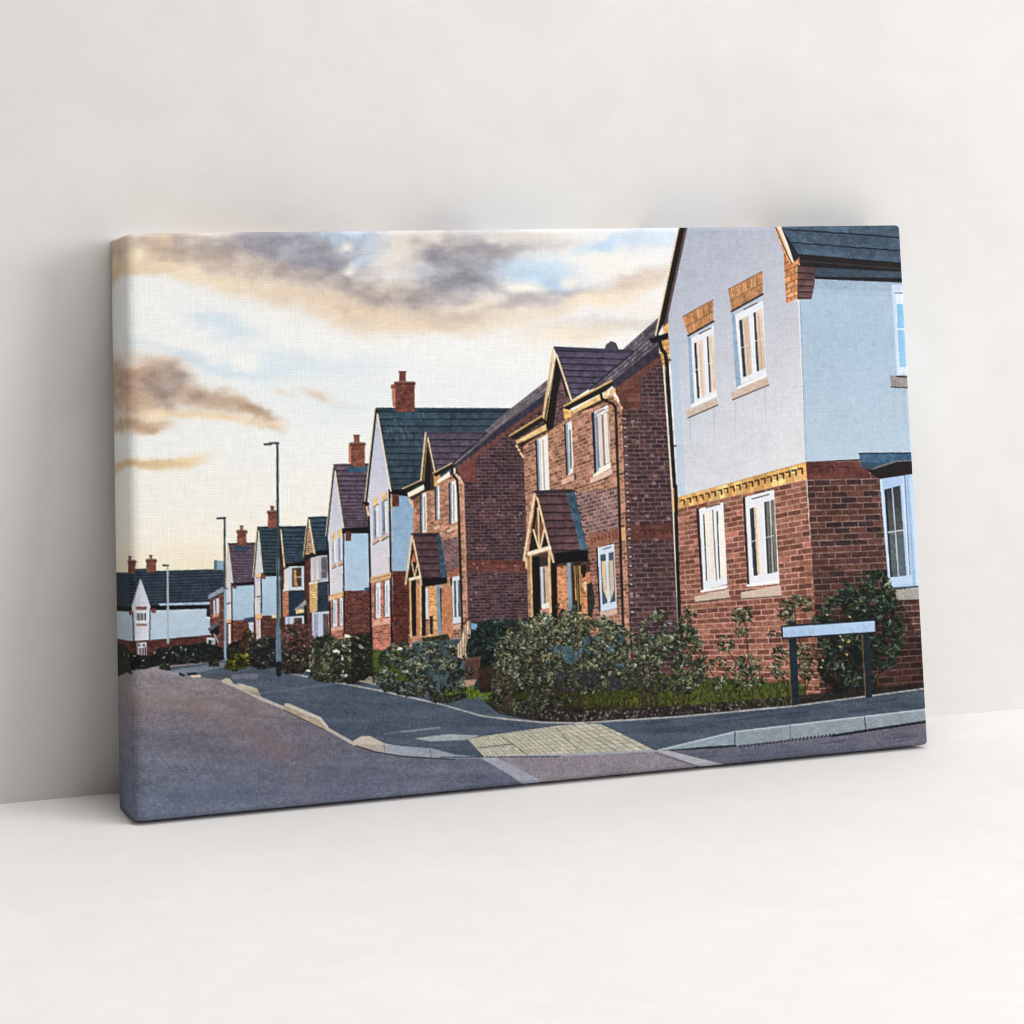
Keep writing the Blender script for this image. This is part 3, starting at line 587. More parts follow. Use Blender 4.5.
for q in ((615.6, 398.6), (618.4, 403), (621.2, 407.4), (516.6, 446), (518.6, 449.6), (520.8, 453.4), (522.6, 456)): L([q, (q[0] + .5, q[1] + .7)], 2.6, (240, 200, 128), p)
# windows upstairs
w = part('printed_window', h, 'upstairs window above the porch')
F([(535.6, 441), (547.6, 434), (549.8, 490), (537.6, 492)], (240, 236, 230), w); F([(535, 441), (537, 440), (538.8, 491), (537, 492)], (52, 40, 42), w); F([(537, 441), (538.6, 440), (540.4, 490), (538.8, 491)], (136, 162, 196), w); L([(543, 440), (544.6, 489)], 1.3, (176, 160, 152), w); L([(540, 443), (541.4, 489)], .8, (190, 190, 196), w)
w = part('printed_window', h)
F([(564.4, 424.6), (571.6, 420.6), (573.4, 472), (567, 476.6)], (238, 234, 228), w); F([(564, 424), (565.6, 423.6), (568, 475.6), (566.4, 476)], (48, 36, 38), w); F([(566, 424.6), (567.8, 423.8), (569.6, 473), (568, 474)], (136, 162, 192), w); F([(569, 430), (570.6, 429), (571.8, 468), (570.4, 469)], (84, 100, 92), w)
F([(562, 480), (574.4, 474.6), (574.6, 479.6), (562.6, 485)], (236, 194, 158), h); F([(574, 474.6), (576.4, 474), (576.4, 480), (574.4, 480)], (84, 70, 72), h)
w = part('printed_window', h)
F([(592, 413.4), (608, 404.6), (610.8, 465), (595, 474)], (244, 240, 232), w); F([(591.4, 413), (594, 412), (596.6, 472), (594.4, 474)], (44, 34, 40), w); F([(594, 414), (596.6, 412.6), (599, 470.6), (596.6, 472)], (132, 160, 190), w)
F([(597.4, 417.6), (601.4, 415.4), (603.8, 464.6), (599.6, 467)], (224, 208, 202), w); F([(603.8, 414), (607.4, 412), (609.4, 461.6), (605.8, 463.6)], (236, 220, 206), w); L([(602.6, 415), (604.8, 465)], 1.4, (136, 112, 118), w); L([(597, 418), (599, 467)], .9, (86, 90, 96), w)
F([(593, 474.6), (611, 465), (611, 468), (593.4, 477.6)], (248, 238, 216), w); F([(590, 479.6), (612, 468.4), (612.6, 474.6), (591, 484)], (228, 194, 164), h); L([(591, 484), (612.4, 475)], 1, (84, 62, 54), h)
for ln_ in ([(597, 417), (601.6, 414.6), (604, 465), (599.4, 467.6), (597, 417)], [(603.8, 413.6), (607.6, 411.6), (610, 462), (605.6, 464.4)], [(596, 415), (607.8, 408.6)]): L(ln_, .6, (120, 112, 112), w, .8)
L([(597, 412.6), (604, 409)], .9, (96, 90, 92), w)
# shaded brick beside the porch
F([(572, 493), (617.6, 486.6), (619.8, 529), (588, 536)], brick(BF2, 21, 50, [(132, 92, 90), (116, 80, 80), (144, 104, 98)], (176, 148, 142), .2, s=44), h)
F([(588.6, 535.6), (619.8, 528), (620.4, 539.6), (589, 548.4)], rough((160, 92, 68), 14, 2), h)
for k in range(8): x = 591.6 + k * 3.5; L([(x, 538.6 - k * .86), (x + .4, 542 - k * .86)], 1.2, (120, 50, 36), h)
F([(588, 549), (620.4, 540), (623, 614), (590, 620)], brick(BF2, 21, 50, [(150, 88, 70), (130, 74, 62), (166, 100, 78)], (176, 132, 116), .2, s=44), h)
F([(621, 527.6), (625.4, 527), (625.8, 539), (621.6, 540)], (236, 184, 108), h)
w = part('printed_window', h, 'downstairs window right of the porch')
F([(597, 548), (614, 543.8), (617, 608), (600, 612)], (206, 220, 240), w); F([(595.8, 548), (597.6, 547.6), (600.8, 611), (599, 612)], (46, 36, 40), w); L([(603, 549.4), (611, 547)], 1, (70, 80, 96), w)
F([(600.4, 555), (605.6, 553.8), (607.4, 603), (602.4, 604.6)], (66, 90, 112), w); F([(601.4, 561.6), (605.8, 560.6), (607.2, 600), (603.2, 590)], (226, 200, 148), w); F([(608.4, 553), (613.6, 551.8), (615.6, 601.4), (610, 602.8)], (66, 92, 116), w); F([(608.8, 561), (613, 560), (614.2, 590), (610.2, 602)], (206, 186, 148), w)
for y in (580,): L([(601, y + 1), (615, y - 1)], .8, (196, 206, 220), w)
F([(600, 612.4), (617, 608.4), (617, 614), (601, 618)], (222, 186, 160), h)
# porch
p = part('printed_porch', h, 'cream timber porch frame with posts')
F([(536, 497), (549, 548), (528.6, 554)], (34, 22, 20), p); F([(541.6, 518), (544.4, 530), (540.4, 542), (539.8, 524)], (150, 80, 46), p); F([(536.6, 514), (537.6, 540), (534.4, 530)], (140, 76, 46), p)
F([(531.6, 556), (549.4, 551), (557, 562), (590, 560), (590, 640), (532, 640)], rough((86, 56, 46), 14, 2), p)
F([(532, 557), (539.4, 556), (540.6, 640), (534.4, 640)], (24, 18, 18), p); F([(539.4, 558), (549, 556), (550, 610), (540.4, 612)], (58, 50, 48), p)
w = part('printed_window', h, 'narrow window seen between the porch posts'); F([(540, 567), (548.6, 565.6), (549.8, 606), (541.2, 608)], rough((196, 170, 136), 16, 3), w); F([(540.4, 567), (542.4, 566.6), (543.8, 606), (541.8, 607)], (190, 204, 232), w); L([(544, 569), (545, 603)], 1.2, (74, 82, 84), w); F([(541.6, 604.6), (549.8, 602), (550, 607.4), (542, 609.4)], (238, 232, 226), w); F([(540, 609.6), (551, 607.4), (551, 614), (540, 616)], (206, 150, 116), h)
F([(550.6, 560), (556.6, 562), (557.2, 640), (551.2, 640)], (24, 18, 18), p)
F([(557, 566.6), (567.2, 565.6), (568.4, 622), (558, 622)], brick([(556, 565), (568, 565), (568, 622), (556, 622)], 3, 16, [(214, 132, 74), (196, 112, 62), (232, 156, 92)], (234, 178, 126), .2, s=8), h)
d = part('printed_door', h, 'dark front door beside a blue post'); F([(572, 563), (580.6, 562), (582, 618), (574, 618)], (48, 36, 32), d); L([(574.6, 566), (576, 600)], 1.1, (206, 166, 84), d); L([(577, 566), (578.4, 612)], 1.2, (156, 122, 66), d); L([(579.6, 566), (580.8, 604)], 1.3, (226, 184, 96), d)
F([(581, 574), (590, 572), (591.6, 622), (582, 620)], brick([(580, 572), (592, 572), (592, 620), (580, 620)], 3, 13, [(220, 138, 78), (196, 112, 62)], (236, 180, 120), .2, s=3), h); F([(581.6, 566), (585.4, 565), (585.6, 577), (582.6, 578)], (26, 22, 24), h); F([(583.4, 582), (586.8, 581), (587, 589.6), (583.8, 590)], (250, 224, 156), h)
F([(567, 562), (570.6, 561.6), (572.8, 624), (568.4, 624)], vgrad([(560, (130, 166, 194)), (624, (112, 148, 176))], 3), p)
rp = part('printed_porch_roof', h, 'brown tiled porch roof with blue flashing')
F([(536, 493), (569, 492.6), (581, 551), (552, 553.6)], tiles([(536, 495), (568, 495), (581, 552), (552, 553)], 7.4, (98, 68, 72), (46, 30, 36), 9, .2, 49), rp)
F([(566.6, 494.6), (574.2, 490.4), (588, 549.6), (580.6, 551)], rough((54, 98, 132), 16, 3, 4, amp2=10, sc2=14), rp); F([(553, 553), (588.2, 549.6), (588.2, 561), (556, 563.6)], (20, 15, 17), rp); L([(535.6, 492.4), (571.6, 490.8)], 3.6, (58, 46, 54), rp)
for q in range(9): t = q / 8; L([(574.2 + 13.6 * t, 491 + 57 * t), (576.6 + 13 * t, 491.6 + 57 * t)], 1.2, (44, 44, 56), h)
L([(534.6, 494), (523.8, 560)], 2.4, (244, 218, 160), p); L([(537.2, 498), (549.6, 547), (553.4, 562)], 2.1, (242, 214, 154), p); L([(526, 558), (526.4, 568)], 2, (236, 200, 136), p)
L([(538, 508), (539.2, 548)], 2., (240, 206, 146), p); L([(533.4, 530), (538.4, 547)], 1.8, (246, 220, 160), p); L([(544.4, 529), (540.6, 547)], 1.8, (244, 214, 152), p); L([(529, 553.6), (549.4, 547.8)], 4., (252, 236, 196), p)
L([(530.6, 556), (532.8, 640)], 2., (228, 196, 112), p); L([(549, 552), (550.6, 612)], 2.4, (236, 202, 132), p)
dp = part('printed_downpipe', h); L([(601, 394), (602, 399), (613, 404), (615.6, 408), (619, 500), (623.6, 640)], 2.6, (34, 32, 32), dp); L([(618.6, 474), (622, 474)], 1.2, (50, 46, 46), dp)
for k in range(44): y = 414 + k * 4.6; L([(623.6 + k * .19, y), (625 + k * .19, y)], 1.6, (196, 160, 140) if k % 2 else (120, 86, 78), h)
F([(586.6, 584), (592, 582), (595, 600), (592, 618), (588, 616)], rough((44, 46, 40), 14, 2), h)
pl = part('printed_plaque', h, 'small yellow house number plaque'); F([(574, 613), (582, 611.6), (582.4, 622), (577, 624), (573.6, 619)], (242, 220, 132), pl); L([(579, 615), (579.2, 619)], 1.3, (70, 50, 34), pl)

# ================================================================== white corner house
h = part('printed_house', None, 'printed white rendered and red brick corner house, largest, at the right of the picture')
F([(683, 200), (790, 200), (783, 245), (786, 303), (798, 300), (806, 463), (678, 500), (671, 372), (668, 318)],
  lambda x, y: np.clip(np.stack([np.interp(y, [226, 300, 400, 480], [170, 180, 200, 210]) + np.clip((x - 700) * .12, -6, 12), np.interp(y, [226, 300, 400, 480], [178, 187, 205, 213]) + np.clip((x - 700) * .08, -6, 9), np.interp(y, [226, 300, 400, 480], [196, 203, 216, 222]) + np.clip((x - 700) * .04, -4, 5)], 1) + (10 * fbm(x / 1.6, y / 1.6, 61, 2))[:, None] + (4 * fbm(x / 26, y / 40, 62, 3))[:, None], 0, 255), h)
F([(671, 340), (678, 340), (686, 497), (678, 499)], (150, 194, 228), h, .28)
F([(798, 270), (912, 270), (930, 470), (806, 464)], lambda x, y: np.clip(np.stack([np.interp(y, [275, 340, 462], [168, 164, 178]), np.interp(y, [275, 340, 462], [196, 192, 201]), np.interp(y, [275, 340, 462], [216, 212, 218])], 1) + (10 * fbm(x / 1.6, y / 1.6, 63, 2))[:, None] + (4 * fbm(x / 20, y / 40, 64, 3))[:, None], 0, 255), h)
GB1 = [(678, 508), (806, 479), (818.4, 648), (683, 650)]
F([(678, 506), (806, 477), (822, 715), (680, 715)], brick(GB1, 11, 29, [(166, 92, 68), (148, 80, 60), (178, 102, 76), (158, 88, 66), (136, 74, 58)], (204, 154, 130), .19, .06, s=71, jit=14), h)
SB1 = [(806, 462), (880, 460.6), (896, 650), (818.4, 655)]
F([(806, 462), (925, 455), (940, 715), (821, 715)], brick(SB1, 4.7, 31, [(98, 56, 50), (80, 48, 46), (112, 64, 54), (68, 46, 48), (96, 58, 48)], (146, 118, 110), .15, .045, s=72, jit=12), h)
shade([(800, 560), (880, 580), (880, 720), (800, 720)], (.9, .88, .86)); shade([(826, 616), (900, 600), (930, 660), (940, 720), (826, 720)], (.72, .68, .66))
F([(806, 462), (866, 461.6), (868, 478.4), (807, 479.6)], brick(SB1, 4.7, 31, [(112, 58, 52), (104, 54, 48)], (104, 52, 48), .1, s=7), h)
for x in (813, 826, 841): L([(x, 467), (x + 7, 466.6), (x + 7.4, 470.6)], 1., (58, 30, 30), h)
# dentil band
F([(677.4, 497.4), (806, 461.6), (807, 479), (678, 509)], brick([(677, 497), (806, 462), (807, 479), (678, 509)], 21, 2, [(240, 192, 98), (230, 176, 86), (246, 204, 116)], (200, 144, 72), .1, .07, s=73), h)
for k in range(20):
    t = k / 19.; x = 684 + 118 * t; y = 499.8 - 31.5 * t; q = 1 + .25 * t
    L([(x - 3 * q, y + .8), (x, y), (x + .4, y + 4.2 * q)], 1.5 * q, (88, 52, 28), h)
# roof verge, gutter and downpipe on the left
rf = part('printed_roof', h, 'dark verge of the corner house roof')
F([(684, 200), (692, 200), (687.4, 228), (668.4, 316), (668.4, 323), (663, 329), (664, 318)], rough((96, 74, 74), 8, 2), rf); F([(684, 200), (688, 200), (684.8, 228), (664.6, 322), (656.6, 337), (659, 320), (679, 228)], (32, 24, 24), rf); L([(684, 200), (678.4, 228), (655.6, 335)], 1.6, (240, 216, 178), rf)
dp = part('printed_downpipe', h, 'black downpipe at the left edge of the corner house')
F([(663.6, 327), (668.4, 322), (668.6, 333), (663, 334)], (240, 192, 92), h); F([(658, 342), (669, 338), (670, 364), (662.6, 367)], brick([(657, 341), (669, 338), (670, 364), (661, 367)], 2, 6, [(244, 200, 104), (232, 178, 90)], (150, 104, 56), .2), h)
L([(663.6, 366), (672.8, 500), (679, 640)], 1.7, (236, 220, 196), dp); F([(649, 339), (668.4, 332.4), (668.4, 338.6), (652.4, 343.6)], (24, 22, 24), dp); L([(659.4, 340), (661.6, 349), (665.4, 354), (667, 366), (675.4, 500), (682, 690)], 3.7, (24, 28, 32), dp); L([(667, 360), (671, 360)], 1.4, (24, 28, 32), dp); L([(672, 446), (676, 446)], 1.6, (24, 28, 32), dp)
F([(672.6, 488), (677, 487), (678.6, 511), (673, 512)], (238, 192, 100), h); L([(675.6, 486), (676.4, 514)], 3.7, (24, 28, 32), dp)
# verge, kneeler and right hand roof
F([(781, 200), (930, 200), (930, 268), (800, 256), (781, 228)], tiles([(781, 214.5), (899, 222), (901, 262.6), (797, 254)], 3, (66, 96, 128), (20, 26, 36), 16, .09, 74, .12), part('printed_roof', h, 'blue-grey slate roof slope of the corner house'))
rf = len(PARTS) - 1
F([(799, 254), (930, 265), (930, 284), (815, 279), (800, 266)], (38, 34, 38), rf); L([(800, 261), (930, 271)], 1.4, (74, 66, 64), rf, .7); F([(815, 267.4), (930, 273.4), (930, 278.4), (815, 276.6)], (58, 84, 110), rf); F([(815, 277), (930, 279), (930, 282), (815, 279)], (30, 30, 36), rf)
F([(812, 280), (930, 282), (930, 292), (812, 289)], (112, 140, 170), h, .3); F([(812, 289), (930, 292), (930, 298), (812, 295)], (120, 148, 176), h, .14); L([(800, 300), (806, 460)], 1.2, (132, 160, 190), h, .6)
for x, y0_, y1_ in ((690, 420, 452), (714, 408, 446), (735, 402, 440), (765, 388, 424), (894, 389, 420), (904, 389, 428)): L([(x, y0_), (x + .8, y1_)], 2.2, (150, 158, 174), h, .22, .6)
k_ = part('printed_kneeler', h, 'orange brick kneeler under the roof corner')
F([(774.6, 228), (777, 226), (790, 250), (799.6, 256), (797.4, 299), (786, 303.6), (783.4, 252)], brick([(782, 264), (799.4, 256), (797.6, 299), (785, 304)], 2, 7, [(236, 162, 88), (224, 146, 78), (244, 176, 104)], (150, 92, 52), .17, .1, s=75), k_)
F([(770, 200), (781, 200), (781, 228), (793, 262), (790, 264), (778, 236)], (240, 200, 144), k_); L([(776, 228), (787, 254), (792, 264)], 1.2, (90, 60, 44), k_); L([(779.6, 226), (792.6, 261)], 2.6, (238, 222, 200), k_); F([(781.4, 228), (800, 256), (797, 260), (794, 262), (788, 244)], (30, 40, 56), k_)
F([(797.6, 265), (815, 266.4), (814.6, 284), (811.4, 299.4), (797.4, 299.4)], tiles([(798, 265), (815, 266), (812, 300), (797, 300)], 5.5, (104, 72, 74), (44, 26, 28), 2, .16, 7), k_)
# soldier lintels
for pts, n in (([(682, 316.4), (713.4, 299), (713.4, 320.6), (688, 335)], 10), ([(728, 289), (762.6, 270.6), (762.6, 293.4), (731.6, 310.6)], 11)):
    l_ = part('printed_lintel', h); F(pts, brick(pts, n * 1.6, 2, [(210, 150, 86), (200, 140, 80), (216, 158, 94)], (150, 100, 60), .1, .2, s=n, jit=16), l_)
    (ax, ay), (bx, by) = pts[3], pts[2]; L([(ax, ay + .8), (bx, by + .8)], 2., (52, 46, 52), h)


def casement(h, pts, jamb, panes, sill, stone, label, frame=(228, 232, 240), vent=None):
    w = part('printed_window', h, label)
    F(jamb[0], jamb[1], w); F(pts, frame, w)
    for pp, edge, c, cur in panes:
        F(pp, c, w); (x0, y0), (x1, y1), (x2, y2), (x3, y3) = pp
        if edge: F([(x0, y0), (x0 + edge, y0 - edge * .45), (x3 + edge, y3 - .5), (x3, y3)], (44, 58, 78), w)
        if cur: L([(x0 + (x1 - x0) * .62, y0 + 1), (x3 + (x2 - x3) * .66, y3 - 2)], 1.2, cur, w, .7)
        L([(x0, (y0 + y3) / 2), (x1, (y1 + y2) / 2)], .9, (226, 222, 220), w, .8)
    if vent: L(vent, 1.2, (78, 74, 76), w)
    F(sill, (240, 240, 242), w)
    p = part('printed_sill', h); F(stone, rough((206, 184, 164), 10, 2), p); L([stone[3], stone[2]], 1.2, (92, 74, 68), p)
    return w


def curtain(c, amp=16):
    return lambda x, y: np.clip(spread(c, len(x)) + (amp * 2 * vn((x - y * .04) / 1.5, y / 60, 77))[:, None] + (np.interp(y % 97, [0, 97], [5, -5]))[:, None] + (8 * fbm(x / 3, y / 5, 78, 3))[:, None], 0, 255)


CR = curtain((232, 212, 192))
casement(h, [(691, 338), (713.4, 325), (717, 396), (694.6, 405)], ([(687.6, 336), (692, 338.4), (696.4, 404), (691, 408)], (140, 172, 202)),
         [([(694, 343.4), (702.6, 339), (706, 395), (697.4, 398.4)], 2.2, CR, (206, 180, 160)), ([(706.6, 337), (713.6, 333.4), (716.8, 389.6), (709.6, 392.6)], 1.6, CR, (210, 186, 168))],
         [(691, 404.4), (716.6, 392.6), (716.6, 396.6), (691.6, 407.6)], [(685.6, 411.6), (716.4, 398), (717.8, 405), (688, 418)], 'upstairs left window of the corner house', vent=[(699, 334), (711, 328)])
casement(h, [(735, 315), (763, 300.4), (766.4, 374), (741, 384)], ([(731.4, 312), (736.4, 315.6), (741.6, 384), (736, 388)], (138, 170, 202)),
         [([(739, 320.6), (748.6, 315.6), (752.2, 373.6), (743.2, 377)], 3., curtain((220, 194, 168)), (190, 160, 136)), ([(753.4, 313), (761.6, 308.6), (765.6, 368), (756.8, 371.4)], 2.2, curtain((222, 198, 172)), (190, 160, 136))],
         [(737, 387), (766.4, 374), (766.6, 377.4), (737.6, 390)], [(730, 392.6), (767.4, 376.4), (768.6, 385), (732.4, 400)], 'upstairs right window of the corner house', vent=[(744, 309.4), (757, 303)])
casement(h, [(699, 509), (723.4, 502), (727.4, 584), (703.4, 590)], ([(696, 509), (700.6, 507.6), (704.6, 588), (701.4, 591)], (50, 36, 44)),
         [([(703, 514.6), (711.6, 511.6), (715, 578.6), (706.2, 581)], 1.2, curtain((240, 230, 220), 7), None), ([(716.4, 511.6), (722.6, 509.6), (726.4, 576.6), (719, 579)], 1.3, curtain((244, 236, 224), 7), None)],
         [(700, 590.4), (727.4, 585), (727.4, 588.4), (701, 592.6)], [(694.6, 596.4), (728.6, 589), (729.6, 598), (695, 602.4)], 'downstairs left window of the corner house', vent=[(706, 507.6), (720, 504)])
L([(712.6, 510), (716.4, 580)], 1.1, (128, 98, 92), len(PARTS) - 2)
w = casement(h, [(745, 497), (774, 489.6), (779.4, 581), (749.6, 586)], ([(742.6, 497), (746.6, 495.6), (750.4, 584), (747.4, 586)], (50, 36, 44)),
         [([(749.6, 509), (759.2, 504), (763, 574), (753.6, 576)], 4., rough((236, 230, 222), 5, 4), None), ([(764, 502.4), (774, 499.6), (777.6, 571.6), (767.4, 574)], 1.8, curtain((112, 112, 106), 26), (70, 74, 72))],
         [(746, 584.6), (779.4, 579), (779.4, 583.6), (747, 587)], [(741, 592.4), (780.4, 585), (782, 596), (741.4, 599)], 'downstairs right window of the corner house', vent=[(752, 499), (769, 494.4)])
L([(755, 508), (758.4, 573)], 2., (232, 206, 150), w); L([(770, 501), (773, 572)], 1., (206, 206, 200), w)
# right hand windows, canopy and bay
w = part('printed_window', h, 'window cut by the right edge of the canvas')
F([(891.6, 284.6), (912, 285), (918, 375), (896.8, 375)], (196, 216, 238), w); F([(895.4, 292), (920, 292), (925, 373), (898, 373)], (214, 230, 246), w); F([(896.4, 304), (920, 304), (920, 366.6), (899.4, 367)], vgrad([(304, (128, 198, 236)), (366, (146, 204, 236))], 3), w); L([(897, 329), (912, 329.4)], 1.4, (228, 240, 250), w); L([(895, 293), (906, 293)], 1., (70, 90, 112), w)
F([(889.8, 375.4), (920, 376.4), (920, 388), (891.2, 386.6)], rough((154, 144, 144), 8, 2), h); L([(897, 376.4), (912, 377)], 1.6, (40, 36, 40), h); L([(891, 387), (912, 388)], 1.2, (70, 66, 70), h)
b = part('printed_bay_window', h, 'white bay window under a blue-grey canopy at the right edge')
F([(879.6, 479), (925, 472), (935, 588), (888.8, 589)], (168, 202, 236), b)
for x in range(6): L([(904 + x * 3.2, 478), (911 + x * 3.2, 585)], 1., (134, 172, 214) if x % 2 else (204, 226, 246), b)
L([(881, 480), (890.6, 587)], 1.8, (210, 226, 244), b); L([(902.6, 484), (909.4, 580)], 1.4, (206, 224, 244), b); L([(904.6, 476), (910.4, 582)], .9, (104, 128, 164), b)
F([(884.4, 489.6), (900, 485.4), (906.4, 575.6), (890.2, 577.4)], vgrad([(486, (54, 60, 66)), (530, (86, 88, 86)), (534, (96, 106, 108)), (577, (84, 104, 116))], 8), b); F([(884.4, 489.6), (886.6, 489), (892, 577), (890.2, 577.4)], (30, 36, 48), b)
L([(892.2, 488), (898.6, 576)], 1.3, (178, 196, 214), b); L([(888, 532.4), (904, 530)], 1.3, (186, 202, 218), b); F([(888.8, 578.4), (912, 575), (912, 583), (889.4, 586)], (186, 212, 240), b)
L([(889.6, 588.6), (930, 585.8)], 1.6, (34, 40, 54), b); F([(896, 589.6), (930, 587.4), (930, 598.6), (897, 600.4)], rough((156, 154, 146), 8, 3), h); L([(897, 601), (930, 599.4)], 1.4, (60, 40, 38), h)
c_ = part('printed_canopy', h, 'blue-grey canopy above the bay window')
F([(858.8, 453), (930, 452.4), (930, 460), (897, 461), (873, 469), (861.6, 468)], rough((50, 104, 152), 14, 4, 3), c_); F([(861.6, 461.6), (872, 463), (880, 463), (873, 469), (861.6, 468)], (44, 82, 110), c_); L([(859, 453.4), (925, 452.8)], 1.2, (24, 40, 62), c_); L([(872, 469), (897, 461), (925, 460)], 1.2, (116, 124, 128), c_)
F([(868, 470), (873, 469.6), (897, 461.8), (930, 461), (930, 472), (913, 474), (880, 479), (872, 474)], (38, 30, 32), c_)

# ================================================================== ground
rd = part('printed_road', None, 'printed grey asphalt road')
F([(30, 676), (118, 671), (150, 667), (225, 661), (300, 672), (500, 714), (575, 721), (680, 715), (790, 705), (960, 683), (960, 900), (30, 900)],
  lambda x, y: np.clip(np.stack([np.interp(y, [662, 690, 720, 760, 820], [142, 128, 116, 104, 97]), np.interp(y, [662, 690, 720, 760, 820], [136, 120, 110, 107, 108]), np.interp(y, [662, 690, 720, 760, 820], [142, 126, 120, 126, 138])], 1)
    + (np.clip((300 - x) * .03, -6, 4))[:, None] * np.array([1, .9, .6]) + (26 * fbm(x / 1.1, y / .9, 81, 2))[:, None] + (13 * fbm(x / 60, y / 7, 82, 4))[:, None] + (6 * fbm(x / 60, y / 30, 83, 3))[:, None] * np.array([1.2, .8, .2]), 0, 255), rd)
L([(270, 800), (300, 760), (330, 738)], 1.2, (76, 84, 110), rd, .5)
PAV = lambda x, y: np.clip(np.array([66, 80, 100], np.float32) + np.clip((y - 690) * .1, -4, 5)[:, None] + (20 * fbm(x / 1.2, y / .9, 84, 2))[:, None] + (15 * fbm(x / 50, y / 5, 85, 4))[:, None] + np.clip((420 - x) * .05, 0, 10)[:, None], 0, 255)
def wear(cx, cy, rx, ry, rot, c, a):
    sl = box(cx - rx * 2.2, cy - rx * 1.6, cx + rx * 2.2, cy + rx * 1.6)
    t = math.radians(rot); X = PX[sl] - cx; Y = PY[sl] - cy
    u = (X * math.cos(t) + Y * math.sin(t)) / rx; v = (-X * math.sin(t) + Y * math.cos(t)) / ry
    al = (a * np.exp(-(u * u + v * v)) * (.75 + .9 * fbm(PX[sl] / 14, PY[sl] / 4, 401, 4)) * (ID[sl] == rd)).clip(0, 1)[..., None]
    A[sl] = A[sl] * (1 - al) + np.array(c, np.float32) * al


for q in ((195, 705, 90, 10, 4, (146, 126, 120), .6), (170, 690, 60, 6, 0, (152, 142, 146), .5), (262, 742, 70, 13, 24, (120, 104, 108), .7), (285, 765, 60, 8, 50, (122, 106, 106), .6), (180, 742, 60, 8, 10, (90, 94, 112), .6), (330, 770, 90, 8, 6, (88, 96, 116), .5), (200, 790, 80, 12, -4, (98, 112, 142), .6), (220, 700, 70, 4, 18, (104, 96, 104), .5), (760, 755, 60, 6, -6, (84, 92, 116), .5)): wear(*q)
L([(140, 735), (240, 715), (300, 720)], 1., (84, 84, 98), rd, .35); L([(232, 806), (262, 780), (300, 755), (345, 742)], 1.1, (76, 84, 106), rd, .4)
for k in range(40):
    rg = random.Random(k + 3000); R(*(lambda x, y: (x, y, x + 1.3, y + 1))(130 + 330 * rg.random(), 690 + 110 * rg.random()), (70, 72, 84), rd, .6)
pv = part('printed_pavement', None, 'printed dark pavement along the row of houses')
F([(160, 668), (200, 664), (226, 660), (275, 664), (300, 670), (380, 686), (440, 704), (482, 716), (545, 723), (600, 722), (600, 740), (480, 757), (430, 755), (360, 746), (300, 716), (240, 690), (222, 680), (190, 676)], PAV, pv)
F([(372, 672), (420, 684), (470, 694), (545, 690), (545, 724), (482, 716), (440, 704), (377, 690)], PAV, pv)
F([(480, 757), (577, 722), (600, 722), (680, 716), (790, 706), (960, 684), (960, 714), (738, 733), (660, 750)], PAV, pv)
F([(160, 672), (226, 662), (230, 666), (180, 676)], (138, 148, 166), pv, .6); F([(190, 676), (270, 668), (272, 670), (220, 680)], (70, 78, 92), pv, .6); L([(234, 677), (256, 676)], 5, (122, 128, 142), pv, .7); L([(256, 694), (330, 684)], 1.2, (104, 118, 134), pv, .6); L([(280, 692), (420, 672)], 2, (96, 110, 128), pv, .3)
F([(414, 738.4), (448, 734), (480, 735.4), (466, 740), (430, 741.4)], rough((158, 166, 170), 8, 3), pv); L([(400, 732), (440, 727.6)], 1.6, (136, 148, 158), pv, .8); L([(384, 734), (404, 731)], 1.4, (104, 116, 130), pv, .8)
for k in range(16):
    rg = random.Random(k + 700); x = 640 + 270 * rg.random(); y = 738 - (x - 640) * .12 - 22 * rg.random(); L([(x, y), (x + 20 + 14 * rg.random(), y - 3)], 2.4, (42, 56, 76), pv, .45)
L([(655, 730), (800, 712)], 2, (46, 60, 80), pv, .4)
# lawn and soil strip
gr = part('printed_lawn', None, 'printed strip of lawn and dark soil in front of the houses')
F([(365, 650), (400, 650), (500, 660), (545, 690), (470, 695), (420, 684), (366, 676)], rough((66, 84, 26), 18, 2.4, 9), gr)
F([(440, 690), (470, 684), (505, 686), (498, 694), (444, 702)], rough((80, 104, 18), 16, 2.4, 8), gr)
F([(484, 700), (520, 664), (600, 668), (640, 674), (690, 676), (790, 684), (806, 686), (806, 702), (790, 706), (680, 716), (575, 722.6), (540, 721), (500, 714)], lambda x, y: np.clip(np.stack([np.interp(y, [660, 685, 702, 712], [38, 66, 84, 46]), np.interp(y, [660, 685, 702, 712], [54, 80, 90, 42]), np.interp(y, [660, 685, 702, 712], [34, 26, 26, 36])], 1) + (44 * fbm(x / 3, y / 2, 91, 3))[:, None] * np.array([1, 1, .5]) - np.clip((640 - x) * .3, 0, 26)[:, None], 0, 255), gr)
F([(484, 702), (520, 704), (575, 712), (680, 706), (790, 696), (860, 690), (940, 682), (940, 688), (790, 706), (680, 716), (575, 722.6), (530, 720), (500, 714)], rough((44, 38, 38), 22, 1.8, 12), gr)
F([(800, 699), (822, 696), (940, 680), (940, 688), (860, 698), (800, 705)], rough((40, 32, 30), 16, 2, 13), gr)
rng = random.Random(5)
for k in range(260):
    x = rng.uniform(498, 790); y = np.interp(x, [498, 575, 680, 790], [710, 717, 711, 701]) + rng.uniform(-5, 4); leaf(x, y, 1.6, .8, rng.uniform(0, 3), np.array((92, 80, 76)) * rng.uniform(.4, 1.5), gr)
for k in range(900):
    x = rng.uniform(560, 800); y = rng.uniform(680, 706); leaf(x, y, rng.uniform(1.2, 2.4), .6, rng.uniform(-2.1, -1.0), np.array((76, 88, 30)) * rng.uniform(.25, 1.15), gr)
